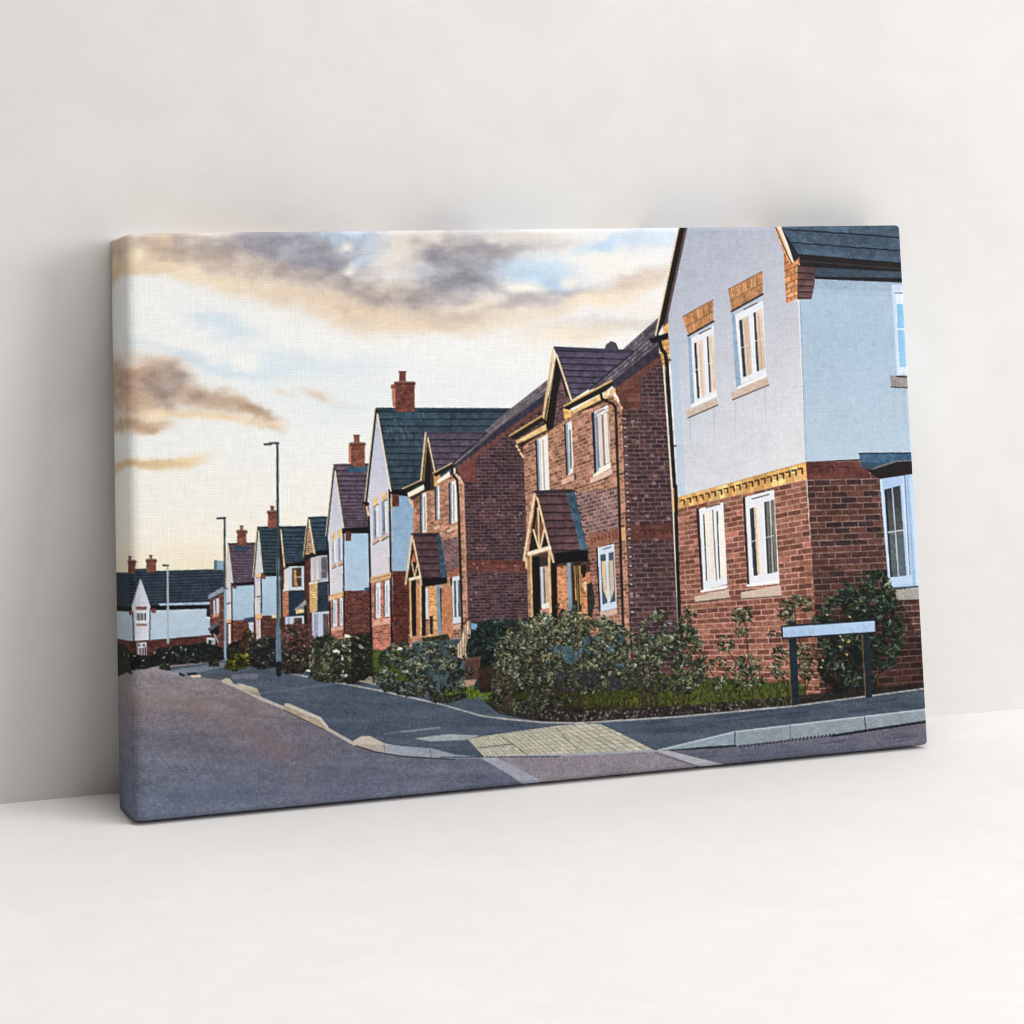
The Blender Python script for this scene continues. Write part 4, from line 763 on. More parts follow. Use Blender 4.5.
for k in range(160):
    x = rng.uniform(444, 500); y = rng.uniform(684, 700); leaf(x, y, rng.uniform(1.2, 2.4), .5, rng.uniform(-2.1, -1.0), np.array((96, 122, 26)) * rng.uniform(.5, 1.2), gr)
ed = part('printed_edging', None, 'pale edging line between pavement and garden')
L([(288, 673), (345, 684), (377, 690), (440, 704), (482, 716), (510, 719.4), (545, 722.6), (580, 723), (680, 716.6), (790, 706.4), (960, 684)], 1.7, rough((158, 158, 160), 18, 3), ed)
# kerbs
k1 = part('printed_kerb', None, 'cream kerb curving along the road')
L([(223, 681), (240, 688), (262, 699), (284, 708), (326, 728), (354, 744)], 3.2, rough((182, 176, 170), 10, 3), k1)
F([(222.6, 681), (225, 678), (230, 678.6), (235, 686), (230, 686)], (188, 178, 162), k1); F([(236.6, 684), (240, 683.4), (257, 688.4), (261.6, 697), (256.6, 695.6), (237, 688)], vgrad([(684, (196, 188, 178)), (690, (182, 168, 150)), (697, (140, 128, 118))], 12, 5, 2, 2), k1)
F([(282.6, 706), (288.6, 703), (321, 717), (328.4, 727.6), (324, 729), (284, 710)], rough((172, 156, 138), 13, 2.2), k1); L([(286, 704.6), (320, 718.6), (327, 727)], 2.8, rough((196, 190, 182), 8, 2), k1); L([(284, 710), (324, 729.6)], 1.2, (90, 72, 70), k1)
F([(353, 741), (361, 736.4), (370, 736), (385, 743.6), (400, 746), (432, 748.4), (456, 754.6), (484, 757.4), (455, 759), (402, 755.6), (376, 751.4), (356, 746)], lambda x, y: np.clip(np.stack([np.interp(x, [352, 383, 388, 480], [182, 176, 154, 142]), np.interp(x, [352, 383, 388, 480], [170, 168, 163, 152]), np.interp(x, [352, 383, 388, 480], [156, 158, 174, 168])], 1) + (14 * fbm(x / 3, y / 2, 5, 3))[:, None] + np.where(y < 744 + (x - 360) * .05, 14, -4)[:, None], 0, 255), k1)
L([(356, 746), (376, 752), (402, 756.4), (455, 759.6)], 1.3, (52, 54, 66), k1); L([(384, 744), (384.6, 752)], .8, (110, 104, 104), k1); L([(430, 748), (431, 757)], .8, (96, 108, 120), k1)
L([(450, 756.6), (484, 757.8), (560, 756.6)], 1.6, (140, 148, 160), k1)
for a, b_ in (((180, 674), (184, 675.4)), ((192, 676.4), (200, 676)), ((188, 674), (196, 673.4))): L([a, b_], 2.4, (226, 208, 180) if a[0] > 185 and a[1] > 675 else (34, 36, 44), k1)
kr = part('printed_kerb', None, 'blue-grey kerb of the side road at the lower right')
F([(660, 750), (735, 731.6), (960, 705), (960, 718), (928, 720.6), (870, 729.4), (832, 735), (736, 745.4), (700, 747.6)], lambda x, y: np.clip(np.array([138, 154, 166], np.float32) + np.clip((740 - x) * .15, -4, 8)[:, None] * np.array([0, 1, 1]) + (16 * fbm(x / 4, y / 2, 15, 3))[:, None], 0, 255), kr)
L([(658, 750.4), (735, 731.8), (960, 705.4)], 1.6, (180, 190, 198), kr); L([(735, 732), (734.6, 745)], 1.2, (52, 72, 84), kr); L([(864.6, 717), (866, 730)], 1.2, (58, 68, 80), kr); L([(790, 726), (790.6, 739)], .8, (90, 106, 120), kr)
F([(660, 751), (700, 747), (736, 744.6), (736, 746.8), (690, 750)], (30, 40, 52), rd); L([(832, 736), (870, 730), (960, 716.6)], 2.6, (26, 30, 40), rd)
for k in range(26): x = 740 + k * 3.7; y = 746.6 - (x - 740) * .115; L([(x, y), (x + 1.2, y - 1.8 if k > 12 else y - .4)], 1.5, (30, 32, 44), rd)
for k in range(10):
    rg = random.Random(k + 900); x = 690 + 200 * rg.random(); y = 765 - (x - 690) * .1 - 10 * rg.random(); L([(x, y), (x + 26, y - 3)], 2., (66, 74, 100), rd, .4)
# raised table and tactile paving
tb = part('printed_crossing', None, 'purple raised crossing with pale side lines at the bottom of the picture')
F([(486, 758), (660, 750), (722, 766), (530, 790)], rough((138, 130, 140), 11, 1.4, 17, amp2=4), tb); F([(482, 758.6), (496, 757.4), (543, 781), (527, 785)], rough((156, 160, 176), 8, 3), tb); F([(655, 750.4), (668, 750.4), (730, 766), (708, 769)], rough((170, 174, 182), 8, 3), tb); L([(655, 753), (706, 769)], 1., (90, 92, 104), tb)
tp = part('printed_tactile_paving', None, 'cream tactile paving in the dropped kerb')
TQ = [(468, 739.4), (580, 723.4), (652, 750.4), (484, 757.4)]
F([(468, 739.4), (483, 736.2), (560, 725.4), (580, 723.6), (600, 724), (622, 734), (654, 750), (600, 753.4), (484, 757)], brick([(468, 739), (602, 722), (654, 750), (484, 757)], 28, 8, [(190, 186, 168), (184, 180, 162), (194, 190, 172)], (146, 143, 132), .13, .2, s=18, jit=8, bond=0), tp)
L([(478, 748), (512, 744)], .9, (84, 84, 80), tp); L([(502, 737), (528, 755)], .9, (104, 104, 98), tp); L([(556, 728), (580, 752)], .8, (120, 118, 110), tp); L([(484, 757.4), (600, 753.6), (654, 750.6)], 2., (158, 164, 174), tp)
L([(440, 757.4), (560, 756.4)], .8, (44, 50, 62), tb)

# ================================================================== planting
GRN = [(86, 98, 68), (66, 80, 56), (104, 112, 82), (56, 68, 50), (98, 98, 62), (118, 124, 104), (92, 82, 54), (74, 88, 76)]
DK = [(34, 46, 38), (46, 58, 44), (28, 36, 34), (60, 70, 52)]
fh = part('printed_hedge', None, 'dark far hedge in front of the end house')
bush([(40, 672), (40, 655), (70, 648), (118, 648), (134, 654), (150, 656), (160, 648), (176, 646), (186, 645), (205, 643), (222, 647), (226, 660), (196, 663), (160, 666), (150, 668), (118, 673), (40, 690)], fh, 520, 1.7, [(46, 58, 52), (30, 40, 38), (58, 70, 56), (38, 46, 60)], (24, 30, 30), hip=.05, seed=3, edge=1.)
for i, (cx, cy, r) in enumerate(((165, 666.4, 5.4), (127, 671, 5), (214, 663, 5.6))):
    s_ = part('printed_shrub', None, 'small round shrub at the far roadside')
    bush([(cx - r, cy + 3), (cx - r * .7, cy - 3), (cx, cy - 4.6), (cx + r * .7, cy - 3), (cx + r, cy + 3.6)], s_, 46, 1.5, [(70, 74, 40), (52, 58, 36), (86, 84, 52)], (34, 36, 26), hip=.05, seed=20 + i, edge=.6)
R(208, 640, 214, 650, (60, 62, 70), fh, .3)
s_ = part('printed_shrub', None, 'dark shrub below the small purple-roofed house'); bush([(226, 652), (228, 644), (238, 640), (247, 646), (246, 662), (228, 664)], s_, 90, 1.8, DK + [(74, 52, 36)], (28, 30, 30), hip=.06, seed=5, edge=1.)
s_ = part('printed_shrub', None, 'tall olive shrub against the small brick wall'); bush([(240, 648), (243, 632), (247, 627), (256, 634), (256, 650)], s_, 70, 1.7, [(112, 84, 40), (92, 70, 36), (74, 66, 40)], (70, 50, 34), hip=.05, seed=6, edge=1.)
s_ = part('printed_shrub', None, 'dark grey-green shrub left of the tallest lamp post'); bush([(246, 666), (248, 646), (258, 640), (268, 635), (277, 638), (279, 666), (262, 669)], s_, 240, 1.9, [(58, 68, 58), (44, 52, 48), (84, 84, 70), (70, 60, 58)], (32, 36, 36), hip=.03, seed=7, edge=1.2)
s_ = part('printed_shrub', None, 'bright yellow-green shrub at the kerb'); bush([(224, 669), (228, 660), (236, 652), (246, 650), (249, 660), (247, 668), (234, 671)], s_, 200, 2.0, [(150, 150, 24), (116, 124, 22), (84, 92, 24), (172, 164, 40)], (58, 64, 20), hip=.04, hi=(190, 184, 70), seed=8, edge=1.)
s_ = part('printed_shrub', None, 'red-tipped shrub right of the tallest lamp post')
bush([(280, 668), (281, 640), (286, 628), (296, 622), (306, 626), (313, 636), (314, 668), (298, 674), (284, 672)], s_, 420, 2.2, [(78, 74, 58), (58, 56, 46), (96, 70, 60), (104, 92, 78)], (42, 34, 32), hip=.12, hi=(160, 148, 128), seed=9, edge=1.4)
rg = random.Random(91)
for k in range(150): leaf(281 + 31 * rg.random(), 622 + 24 * rg.random() ** 1.3 + 3, 2., .9, rg.uniform(-1.6, .4), np.array((98, 56, 54)) * rg.uniform(.55, 1.35), s_)
s_ = part('printed_hedge', None, 'grey-green hedge with light leaf tips below the middle white house')
bush([(309, 672), (309, 648), (316, 638), (328, 634), (338, 640), (352, 638), (368, 634), (371, 650), (370, 676), (350, 684), (326, 682), (310, 678)], s_, 900, 2.3, GRN, (42, 46, 36), hip=.07, seed=10, gap=.12, edge=1.8, hi=(150, 152, 130))
shade([(350, 634), (373, 632), (373, 684), (352, 684)], (.62, .62, .62))
bn = part('printed_storage_box', None, 'dark teal storage box behind the middle hedge')  # a storage box, drawn before the hedge that covers it
F([(412, 643), (418, 641), (466, 638), (467, 690), (414, 690)], rough((58, 84, 92), 12, 4), bn); L([(412, 643), (430, 641), (466, 638.4)], 1.6, (104, 126, 130), bn); F([(458, 642), (465, 641), (466, 680), (459, 684)], (58, 100, 120), bn)
F([(421, 638), (448, 634), (450, 640), (424, 642)], rough((52, 56, 34), 20, 2), bn)
s_ = part('printed_hedge', None, 'loose grey-green hedge in front of the teal box')
bush([(373, 676), (376, 660), (384, 652), (392, 644), (402, 640), (410, 646), (418, 644), (430, 642), (446, 641), (456, 648), (462, 664), (466, 682), (466, 698), (452, 702), (436, 703), (420, 697), (404, 695), (384, 690), (374, 684)], s_, 1500, 2.3, GRN + [(96, 116, 120), (80, 100, 104)], (36, 42, 36), hip=.07, seed=11, gap=.3, edge=1.6, hi=(144, 152, 142))
gt = part('printed_gate', None, 'pale timber gate beside the brown brick house')
F([(457, 657), (457, 645), (461, 640), (463, 630), (468, 621), (470, 621), (471, 656), (466, 660)], tiles([(457, 620), (457, 660), (471, 660), (471, 620)], 6, (210, 182, 146), (120, 92, 70), 3, .25, 3, .4), gt); L([(461, 627), (468, 618.6)], 1.3, (44, 30, 26), gt)
dkw = part('printed_fence', None, 'dark fence in the gap between the two brick houses'); F([(470, 622), (528, 619), (528, 690), (500, 690), (474, 690)], rough((36, 52, 52), 10, 3), dkw); R(500, 617, 503, 632, (56, 104, 108), part('printed_post', None)); F([(471, 623), (477, 624), (477, 630), (471, 629)], (120, 164, 216), dkw)
s_ = part('printed_topiary', None, 'dark conifer in a pot in front of the gap between the brick houses')
bush([(466, 652), (470, 634), (480, 626), (492, 620), (506, 624), (508, 650), (504, 668), (486, 672), (472, 664)], s_, 480, 2.2, [(28, 52, 46), (38, 62, 54), (22, 38, 34), (52, 78, 74)], (18, 30, 28), hip=.04, hi=(96, 128, 140), seed=12, edge=1.6)
pt = part('printed_flower_pot', None, 'pinkish clay pot beside the gate'); F([(464, 660), (480, 657), (480, 678), (466, 680)], rough((94, 62, 54), 12, 3), pt); F([(463, 659.6), (481, 656), (481, 659), (464, 662.4)], (112, 76, 66), pt); bush([(457, 664), (464, 656), (472, 662), (474, 674), (460, 676)], pt, 60, 2., [(92, 70, 84), (70, 56, 66), (60, 70, 56)], (50, 40, 46), hip=.06, seed=31, gap=.4)
pt = part('printed_flower_pot', None, 'dark brown pot under the conifer'); F([(478, 668), (500, 664), (497, 692), (480, 693)], vgrad([(664, (66, 44, 34)), (692, (42, 28, 24))], 8), pt)
F([(464.6, 680), (477, 679), (474, 685), (466, 687)], (178, 140, 114), gr)
s_ = part('printed_hedge', None, 'large loose hedge in front of the porch house, the biggest in the picture')
bl = part('printed_bin', None, 'blue bin glimpsed through the big hedge')
F([(520, 640), (545, 640), (560, 645), (600, 634), (624, 632), (626, 668), (590, 672), (545, 680), (524, 672)], rough((66, 104, 116), 20, 4), bl)
F([(548, 668), (590, 660), (626, 668), (626, 690), (560, 692)], rough((58, 58, 66), 18, 3), bl)
L([(598, 655), (624, 655)], 1.4, (34, 70, 84), bl)
for k in range(60):
    rg = random.Random(k + 400); x = 500 + 190 * rg.random(); L([(x, 712 - (x - 500) * .03), (x + rg.uniform(-6, 6), 676 + 10 * rg.random())], 1., (50, 42, 36), s_)
HD = [(493, 690), (493, 664), (498, 644), (506, 630), (520, 622), (536, 616), (548, 611), (557, 606), (563, 614), (572, 622), (588, 622), (606, 616), (622, 628), (634, 638), (640, 660), (636, 684), (610, 690), (580, 694), (556, 708), (530, 713), (508, 712), (496, 704)]
bush(HD, s_, 2500, 2.7, GRN, (30, 36, 28), hip=.06, seed=13, gap=.47, edge=2.2, gs=9., hi=(142, 148, 132))
bush([(493, 706), (493, 664), (498, 644), (508, 630), (524, 622), (548, 618), (556, 640), (548, 660), (548, 690), (545, 712), (515, 713)], s_, 1700, 2.8, GRN + [(120, 112, 86)], (36, 40, 30), hip=.07, seed=14, gap=.3, edge=2., gs=8., hi=(150, 154, 136))
bush([(626, 690), (630, 650), (642, 628), (650, 618), (657, 604), (663, 600), (668, 614), (672, 640), (690, 648), (694, 668), (680, 690), (650, 694)], s_, 1200, 2.6, GRN, (36, 42, 32), hip=.08, seed=15, gap=.5, edge=2., gs=8.)
bush([(672, 640), (680, 616), (688, 614), (696, 630), (702, 650), (708, 680), (690, 694), (672, 690)], s_, 220, 3.0, GRN, (44, 48, 36), hip=.12, seed=16, gap=.5, edge=2.)
for x, y in ((560, 640), (572, 622), (640, 648), (661, 606)):
    L([(x + 4, 708), (x, y)], 1.1, (70, 54, 42), s_, .7)
for k in range(34):
    rg = random.Random(k + 1500); x = 502 + 170 * rg.random(); yb = 710 - (x - 500) * .04; yt = np.interp(x, [500, 520, 550, 600, 640, 662, 680], [650, 626, 612, 622, 640, 606, 640]) + rg.uniform(-7, 16)
    xm = x + rg.uniform(-7, 7); sapling(s_, [[(x, yb), ((x + xm) / 2, (yb + yt) / 2), (xm, yt)]] if k % 3 == 0 else [], [(xm + rg.uniform(-2, 2), yt + 3, 4.5, 6, 16), (xm, yt + 16, 6, 8, 14)], 1600 + k, GRN, 2.8, (166, 170, 148))
s_ = part('printed_sapling', None, 'leafy sapling in front of the downstairs left window of the corner house')
SG = [(70, 88, 58), (56, 72, 50), (90, 102, 66), (92, 108, 92), (46, 58, 40), (84, 78, 50)]
sapling(s_, [[(692, 694), (697, 668), (704, 655), (690, 640), (688, 620)], [(722, 700), (716, 680), (708, 668), (694, 648)]], [(690, 614, 7, 8, 26), (684, 632, 10, 10, 60), (694, 645, 9, 8, 40), (706, 664, 9, 9, 36), (716, 684, 10, 8, 30), (690, 680, 14, 10, 60)], 41, SG)
s_ = part('printed_sapling', None, 'tall thin sapling between the two downstairs windows of the corner house')
sapling(s_, [[(753, 704), (752, 680), (748, 655), (746, 630), (744, 612)], [(752, 690), (740, 668), (726, 648)], [(752, 684), (764, 664)]], [(743, 616, 11, 9, 60), (741, 632, 6, 5, 22), (726, 644, 8, 9, 44), (748, 664, 14, 10, 80), (720, 662, 7, 5, 16), (750, 682, 15, 10, 60), (732, 674, 10, 8, 30)], 42, SG)
s_ = part('printed_sapling', None, 'sapling behind the left leg of the street sign')
sapling(s_, [[(806, 700), (804, 660), (796, 624), (794, 602)], [(804, 680), (786, 660), (776, 646)], [(806, 690), (814, 664)]], [(798, 600, 7, 7, 34), (786, 612, 9, 12, 70), (806, 604, 6, 8, 26), (772, 634, 5, 4, 10), (780, 655, 9, 8, 40), (776, 668, 8, 7, 26), (806, 652, 12, 9, 60), (808, 670, 10, 10, 40), (784, 676, 8, 6, 18)], 43, SG)
s_ = part('printed_shrub', None, 'big dark shrub against the shaded wall of the corner house')
bush([(817, 668), (819, 640), (818, 622), (824, 606), (836, 594), (852, 588), (866, 584), (872, 572), (882, 568), (890, 582), (897, 604), (900, 626), (902, 650), (894, 664), (880, 672), (872, 684), (852, 690), (838, 694), (828, 682)], s_, 1150, 2.7, [(46, 66, 50), (34, 50, 40), (58, 80, 62), (28, 40, 34), (66, 78, 44)], (20, 26, 24), hip=.03, hi=(130, 148, 120), seed=17, gap=.34, edge=3.2, gs=8., lowdark=.5)
for k in range(26):
    rg = random.Random(k + 2100); t = k / 26 * 6.283; sapling(s_, [], [(860 + 44 * math.cos(t) * rg.uniform(.75, 1.02), 632 + 54 * math.sin(t) * rg.uniform(.7, 1.0), 6, 6, 14)], 2200 + k, [(46, 66, 50), (34, 50, 40), (58, 80, 62), (66, 78, 44)], 3.1, (104, 124, 100))
rg = random.Random(77)
for k in range(12): leaf(820 + 36 * rg.random(), 610 + 60 * rg.random(), 1.7, .9, rg.random(), (214, 178, 108), s_)

# ================================================================== lamp posts and the street sign
for lab, pole, arm, c, lw in (('shortest pale street lamp by the end house', [(167.6, 566), (168, 643)], [(163, 565.4), (168.2, 565.4)], (172, 180, 190), 1.7),
                              ('middle-sized street lamp with short arm', [(224.6, 518), (225, 657)], [(217.2, 518.4), (225.4, 518)], (70, 84, 94), 2.0)):
    l_ = part('printed_street_lamp', None, lab); L(pole, lw, c, l_, 1, lw * 1.3); L(arm, 1.8, (52, 58, 62), l_)
L([(225.2, 590), (225.2, 657)], 2.4, (130, 168, 196), l_)
l_ = part('printed_street_lamp', None, 'tallest street lamp, dark post with short arm')
L([(277.4, 443), (278.2, 630)], 2.2, (60, 86, 100), l_, 1, 3.4); L([(277.9, 560), (278.2, 630)], 3.2, (84, 122, 146), l_, 1, 3.6); L([(278.2, 630), (278.6, 664)], 5., (92, 130, 160), l_); L([(278.6, 664), (278.8, 674)], 5.4, (26, 30, 40), l_); L([(277.2, 446), (277.6, 620)], .7, (36, 52, 62), l_)
L([(270, 443.2), (278.4, 443.2)], 2., (54, 68, 76), l_); L([(264.6, 444.4), (271, 444)], 2.2, (74, 74, 74), l_)
sg = part('printed_street_sign', None, 'blank pale blue street name board on two dark posts')
for a, b_, c_, d_ in (((788, 622), (795.4, 621), (799.4, 704.4), (792, 706)), ((862.4, 618), (868.6, 617), (872.4, 697), (866, 698.6))):
    F([a, b_, c_, d_], rough((26, 42, 58), 6, 3), sg); L([(a[0] - .3, a[1] + 18), (d_[0] - .4, d_[1] - 1)], .8, (150, 108, 66), sg)
F([(780.6, 625.6), (876, 619), (876.4, 633), (782, 639.4)], (30, 40, 54), sg)
bd = part('printed_sign_board', sg)
F([(782.6, 627.2), (874.8, 621), (875.2, 631.6), (783.2, 637.6)], vgrad([(621, (176, 206, 236)), (638, (158, 194, 232))], 9, 5, 2.5, 2.5), bd)

# ================================================================== finish the drawing
# a little softening and the crisp print edge contrast
def blur(a, r):
    k = np.exp(-.5 * (np.arange(-3 * r, 3 * r + 1) / r) ** 2).astype(np.float32); k /= k.sum()
    for ax in (0, 1):
        p = np.pad(a, [(3 * r, 3 * r) if i == ax else (0, 0) for i in range(3)], mode='edge'); o = np.zeros_like(a)
        for i, w_ in enumerate(k):
            sl = [slice(None)] * 3; sl[ax] = slice(i, i + a.shape[ax]); o += w_ * p[tuple(sl)]
        a = o
    return a


sky_m = (ID == sky)
warm = np.clip((A[..., 0] - A[..., 2] - 30) / 60, 0, 1) * np.clip((A[..., 0] - 190) / 40, 0, 1); warm[sky_m] = 0
g_ = A @ np.array([.3, .59, .11], np.float32)
pale = np.clip((g_ - 130) / 60, 0, 1)
ns = 1 + (1 - .9 * pale) * (.24 * fbm(PX / 1.1, PY / 1.1, 201, 2) + .13 * fbm(PX / 4.5, PY / 3.5, 202, 3) + .12 * fbm(PX / 22, PY / 16, 203, 3))
gm = np.isin(ID, [rd, pv, tb, tp, k1, kr]); ns = 1 + (ns - 1) * np.where(gm, .6, 1)
ns *= np.maximum(gm, np.minimum(1, .84 + .22 * g_ / 255 + .1 * pale + .12 * warm))
ns[sky_m] = 1
ns *= 1 - warm * np.clip(.3 * (fbm(PX / 3.2, PY / 3.2, 204, 3) + .1), 0, .3)
A *= ns[..., None]
g_ = A @ np.array([.3, .59, .11], np.float32)
redm = np.clip((A[..., 0] - A[..., 2] - 40) / 60, 0, 1) * (1 - np.clip((A[..., 1] - A[..., 2]) / (A[..., 0] - A[..., 2] + 1) - .3, 0, .3) / .3) * (1 - warm)
cold = np.clip((A[..., 2] - A[..., 0]) / 40, 0, 1) * (1 - pale)
sat = np.where(sky_m, 1., (1 - .28 * cold) * np.where(gm, 1.12, 1) * (.86 + .04 * warm) * (1 - .2 * redm))[..., None].astype(np.float32)
A = np.clip(g_[..., None] + (A - g_[..., None]) * sat, 0, 255).astype(np.float32)
A[..., 1] -= .10 * np.maximum(A[..., 1] - A[..., 0], 0) * pale * (1 - sky_m)
A += (warm * (1 - sky_m))[..., None] * np.array([-2, -10, 6], np.float32); A = np.clip(A, 0, 255)
del ns, warm, g_, sat
bl_ = blur(A, 3)
A = np.clip(A + .4 * (A - bl_), 0, 255); del bl_
Ap = np.pad(A, ((SS, SS), (SS, SS), (0, 0)), mode='edge')
V = np.zeros((NY + 1, NX + OX + 1, 3), np.float32)
for dy in range(-2, 2):
    for dx in range(-2, 2):
        V += Ap[SS + dy:SS + dy + SS * NY + 1:SS, SS + dx:SS + dx + SS * (NX + OX) + 1:SS]
V /= 16.
V = np.clip(V + np.random.default_rng(4).normal(0, 1.6, V.shape[:2])[..., None], 0, 255) / 255.
VL = np.where(V <= .04045, V / 12.92, ((V + .055) / 1.055) ** 2.4).astype(np.float32)
GAIN = 1.0
VL = np.minimum(VL * GAIN, .93)
IDC = ID[1::SS, 1::SS][:NY, OX:OX + NX]
VX = VL                                 # with the extension
VL = VX[:, OX:]
del A, Ap, PX, PY

# ------------------------------------------------------------------ materials
def nodes(name):
    m = bpy.data.materials.new(name); m.use_nodes = True
    n = m.node_tree.nodes; return m, n, m.node_tree.links, n['Principled BSDF']


def math_(n, l, op, a, b=None, c=None):
    k = n.new('ShaderNodeMath'); k.operation = op
    for i, v in enumerate((a, b, c)):
        if v is None: continue
        if isinstance(v, (int, float)): k.inputs[i].default_value = v
        else: l.new(v, k.inputs[i])
    return k.outputs[0]


def ink_material():
    m, n, l, bs = nodes('printed_canvas_ink')
    at = n.new('ShaderNodeAttribute'); at.attribute_name = 'ink'
    tc = n.new('ShaderNodeTexCoord'); sp = n.new('ShaderNodeSeparateXYZ'); l.new(tc.outputs['Object'], sp.inputs[0])
    P = 2 * math.pi / .00182
    nz = n.new('ShaderNodeTexNoise'); nz.inputs['Scale'].default_value = 260; nz.inputs['Detail'].default_value = 3; l.new(tc.outputs['Object'], nz.inputs['Vector'])
    mp = n.new('ShaderNodeMapping'); mp.inputs['Scale'].default_value = (90, 90, 640); l.new(tc.outputs['Object'], mp.inputs[0])
    n1 = n.new('ShaderNodeTexNoise'); n1.inputs['Scale'].default_value = 1; n1.inputs['Detail'].default_value = 1; l.new(mp.outputs[0], n1.inputs['Vector'])
    mp2 = n.new('ShaderNodeMapping'); mp2.inputs['Scale'].default_value = (640, 640, 90); l.new(tc.outputs['Object'], mp2.inputs[0])
    n2 = n.new('ShaderNodeTexNoise'); n2.inputs['Scale'].default_value = 1; n2.inputs['Detail'].default_value = 1; l.new(mp2.outputs[0], n2.inputs['Vector'])
    xs = math_(n, l, 'ADD', math_(n, l, 'ADD', sp.outputs[0], sp.outputs[1]), math_(n, l, 'MULTIPLY', nz.outputs['Fac'], .0010))
    zs = math_(n, l, 'ADD', sp.outputs[2], math_(n, l, 'MULTIPLY', nz.outputs['Fac'], .0010))
    wx_ = math_(n, l, 'SINE', math_(n, l, 'MULTIPLY', xs, P)); wz_ = math_(n, l, 'SINE', math_(n, l, 'MULTIPLY', zs, P))
    a1 = math_(n, l, 'MULTIPLY', wx_, math_(n, l, 'MULTIPLY', n2.outputs['Fac'], 1.0)); a2 = math_(n, l, 'MULTIPLY', wz_, math_(n, l, 'MULTIPLY', n1.outputs['Fac'], 1.0))
    th = math_(n, l, 'ADD', math_(n, l, 'ADD', a1, a2), math_(n, l, 'MULTIPLY', math_(n, l, 'SUBTRACT', math_(n, l, 'ADD', n1.outputs['Fac'], n2.outputs['Fac']), 1.0), 2.2))
    k = math_(n, l, 'MULTIPLY_ADD', th, .05, .985)
    mx = n.new('ShaderNodeVectorMath'); mx.operation = 'SCALE'; l.new(at.outputs['Color'], mx.inputs[0]); l.new(k, mx.inputs['Scale'])
    l.new(mx.outputs[0], bs.inputs['Base Color'])
    bp = n.new('ShaderNodeBump'); bp.inputs['Strength'].default_value = .12; bp.inputs['Distance'].default_value = .0003; l.new(th, bp.inputs['Height']); l.new(bp.outputs[0], bs.inputs['Normal'])
    bs.inputs['Roughness'].default_value = .75; bs.inputs['Specular IOR Level'].default_value = .12
    return m


def plaster(name, c, s, amp, bump):
    m, n, l, bs = nodes(name)
    tc = n.new('ShaderNodeTexCoord')
    a = n.new('ShaderNodeTexNoise'); a.inputs['Scale'].default_value = s; a.inputs['Detail'].default_value = 7; a.inputs['Roughness'].default_value = .66; a.inputs['Distortion'].default_value = .9; l.new(tc.outputs['Object'], a.inputs['Vector'])
    b = n.new('ShaderNodeTexNoise'); b.inputs['Scale'].default_value = s * 6; b.inputs['Detail'].default_value = 6; l.new(tc.outputs['Object'], b.inputs['Vector'])
    f = math_(n, l, 'ADD', math_(n, l, 'MULTIPLY', a.outputs['Fac'], .7), math_(n, l, 'MULTIPLY', b.outputs['Fac'], .3))
    r = n.new('ShaderNodeValToRGB'); l.new(f, r.inputs['Fac'])
    r.color_ramp.elements[0].position = .35; r.color_ramp.elements[1].position = .65
    r.color_ramp.elements[0].color = (*[x * (1 - amp) for x in c], 1); r.color_ramp.elements[1].color = (*[min(.95, x * (1 + amp)) for x in c], 1)
    r.color_ramp.elements[0].color[2] *= .99
    l.new(r.outputs[0], bs.inputs['Base Color'])
    bp = n.new('ShaderNodeBump'); bp.inputs['Strength'].default_value = bump; bp.inputs['Distance'].default_value = .002; l.new(f, bp.inputs['Height']); l.new(bp.outputs[0], bs.inputs['Normal'])
    bs.inputs['Roughness'].default_value = .85; bs.inputs['Specular IOR Level'].default_value = .2
    return m


INK = ink_material()

# ------------------------------------------------------------------ the canvas itself
root = bpy.data.objects.new('canvas_print', None); col.objects.link(root)
root.location = (W / 2, float(BASE[1]), float(BASE[2])); root.rotation_euler = (-LEAN, 0, 0); root.empty_display_size = .1
root['label'] = 'wide stretched canvas print of a brick housing street, leaning against the white wall'
root['category'] = 'canvas print'

gx = np.linspace(0, W, NX + 1); gz = np.linspace(H, 0, NY + 1)
GX, GZ = np.meshgrid(gx, gz)
POS = surf(GX, GZ).astype(np.float32)


def onfloor(p):
    """keep the soft underside of the canvas on the floor"""
    p[..., 2] = np.maximum(p[..., 2], (.0006 - BASE[2] + p[..., 1] * math.sin(LEAN)) / math.cos(LEAN)); return p


POS = onfloor(POS)


def mesh_obj(name, co, quads, cols, mat, parent):
    me = bpy.data.meshes.new(name)
    me.vertices.add(len(co)); me.vertices.foreach_set('co', co.astype(np.float32).ravel())
    nq = len(quads)
    me.loops.add(nq * 4); me.loops.foreach_set('vertex_index', quads.astype(np.int32).ravel())
    me.polygons.add(nq); me.polygons.foreach_set('loop_start', np.arange(0, nq * 4, 4, dtype=np.int32))
    me.polygons.foreach_set('use_smooth', np.ones(nq, bool))
    me.update(calc_edges=True); me.validate()
    if cols is not None:
        ca = me.color_attributes.new('ink', 'FLOAT_COLOR', 'POINT')
        ca.data.foreach_set('color', np.concatenate([cols, np.ones((len(cols), 1), np.float32)], 1).astype(np.float32).ravel())
    me.materials.append(mat)
    o = bpy.data.objects.new(name, me); col.objects.link(o); o.parent = parent
    return o


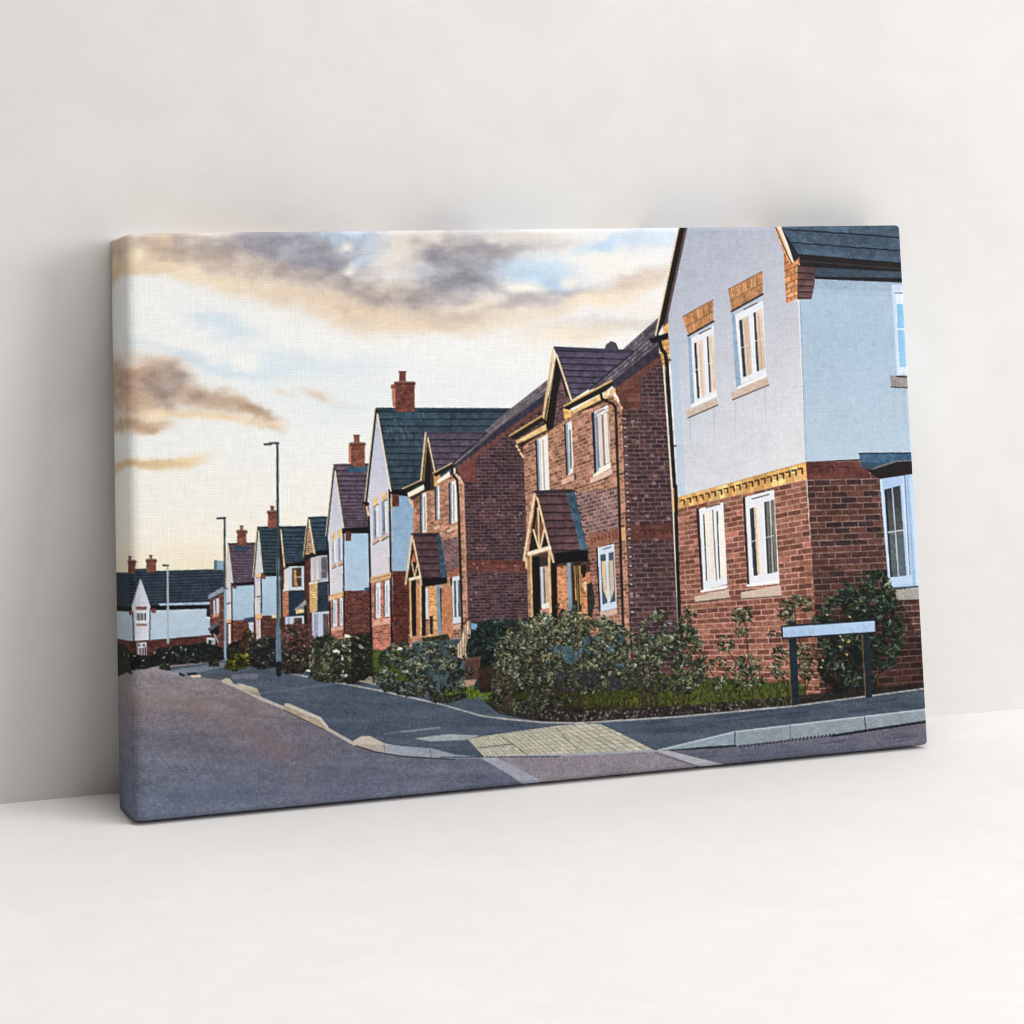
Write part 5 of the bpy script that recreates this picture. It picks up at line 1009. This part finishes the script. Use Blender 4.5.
vi = np.arange((NY + 1) * (NX + 1)).reshape(NY + 1, NX + 1)
QUAD = np.stack([vi[:-1, :-1], vi[1:, :-1], vi[1:, 1:], vi[:-1, 1:]], -1).reshape(-1, 4)
PF, CF, IF = POS.reshape(-1, 3), VL.reshape(-1, 3), IDC.ravel()
objs = {}
for pid in range(1, len(PARTS)):
    name, par, label = PARTS[pid]
    q = QUAD[IF == pid]
    if len(q) == 0: continue
    u, inv = np.unique(q, return_inverse=True)
    o = mesh_obj(name, PF[u], inv.reshape(-1, 4), CF[u], INK, objs.get(par, root))
    objs[pid] = o
    if label: o['label'] = label
# wrapped sides: the print runs on round the edge, mirrored, down to the back of the stretcher
ring = np.concatenate([vi[0, :-1], vi[:-1, -1], vi[-1, :0:-1], vi[:0:-1, 0]])
inner = []
K = 26
ri = np.concatenate([np.zeros(NX, int), np.arange(NY), np.full(NX, NY), np.arange(NY, 0, -1)])
ci = np.concatenate([np.arange(NX), np.full(NY, NX), np.arange(NX, 0, -1), np.zeros(NY, int)])
co, cc = [], []
for k in range(K + 1):
    p = PF[ring].copy(); t = k / K
    p[:, 1] = (-DF + RB) * (1 - t)
    co.append(onfloor(p))
    s_ = int(round(k * (DF - RB) / K / (W / NX)))
    r2 = np.where(ri == 0, s_, np.where(ri == NY, NY - s_, ri)); c2 = np.where(ci == 0, s_, np.where(ci == NX, NX - s_, ci))
    cc.append(np.where((ci == 0)[:, None], VX[r2, OX - s_], VL[r2, c2]))
co = np.concatenate(co); cc = np.concatenate(cc); n = len(ring)
idx = np.arange(n); nxt = (idx + 1) % n
qs = np.concatenate([np.stack([k * n + idx, k * n + nxt, (k + 1) * n + nxt, (k + 1) * n + idx], 1) for k in range(K)])
mesh_obj('wrapped_edge', co, qs, cc, INK, root)['label'] = 'folded canvas edge carrying the picture round the side'
# plain back
bm_, bn_, bl2, bb = nodes('raw_canvas_back')
nz = bn_.new('ShaderNodeTexNoise'); nz.inputs['Scale'].default_value = 300
rr = bn_.new('ShaderNodeValToRGB'); rr.color_ramp.elements[0].color = (.55, .5, .42, 1); rr.color_ramp.elements[1].color = (.7, .66, .58, 1)
bl2.new(nz.outputs['Fac'], rr.inputs['Fac']); bl2.new(rr.outputs[0], bb.inputs['Base Color']); bb.inputs['Roughness'].default_value = .9
last = co[-n:]
bx = np.array([[-W / 2 + .002, -.0006, .006], [W / 2 - .002, -.0006, .006], [W / 2 - .002, -.0006, H - .002], [-W / 2 + .002, -.0006, H - .002]])
mesh_obj('canvas_back', bx, np.array([[0, 3, 2, 1]]), None, bm_, root)

# ------------------------------------------------------------------ wall and floor
def sheet(name, pts, mat):
    me = bpy.data.meshes.new(name); me.from_pydata(pts, [], [tuple(range(len(pts)))]); me.update(); me.materials.append(mat)
    o = bpy.data.objects.new(name, me); col.objects.link(o); o['kind'] = 'structure'; return o


sheet('wall', [(-4, 0, -.02), (5, 0, -.02), (5, 0, 4), (-4, 0, 4)], plaster('wall_plaster', (.755, .742, .732), 5.0, .045, .10))
sheet('floor', [(-4, -5, 0), (5, -5, 0), (5, .02, 0), (-4, .02, 0)], plaster('floor_plaster', (.845, .826, .808), 9., .028, .10))

# ------------------------------------------------------------------ light
wd = bpy.data.worlds.new("World"); sc.world = wd; wd.use_nodes = True
wd.node_tree.nodes['Background'].inputs[0].default_value = (1.0, .985, .97, 1); wd.node_tree.nodes['Background'].inputs[1].default_value = .01


def area(name, loc, target, size, power, c=(1, 1, 1)):
    li = bpy.data.lights.new(name, 'AREA'); li.shape = 'RECTANGLE'; li.size, li.size_y = size; li.energy = power; li.color = c
    o = bpy.data.objects.new(name, li); col.objects.link(o); o.location = loc
    from mathutils import Vector
    o.rotation_euler = (Vector(target) - Vector(loc)).to_track_quat('-Z', 'Y').to_euler()
    return o


area('studio_softbox', (1.65, -2.43, 3.36), (.3, -.1, .15), (3.15, 3.15), 86, (1, .992, .980))
area('side_softbox', (3.70, -2.60, 1.45), (.3, -.1, .15), (2.6, 1.9), 114, (1, .992, .980))
area('top_lamp', (.05, -.55, 3.0), (.0, -.45, 0), (.8, .8), 22, (1, .992, .980))
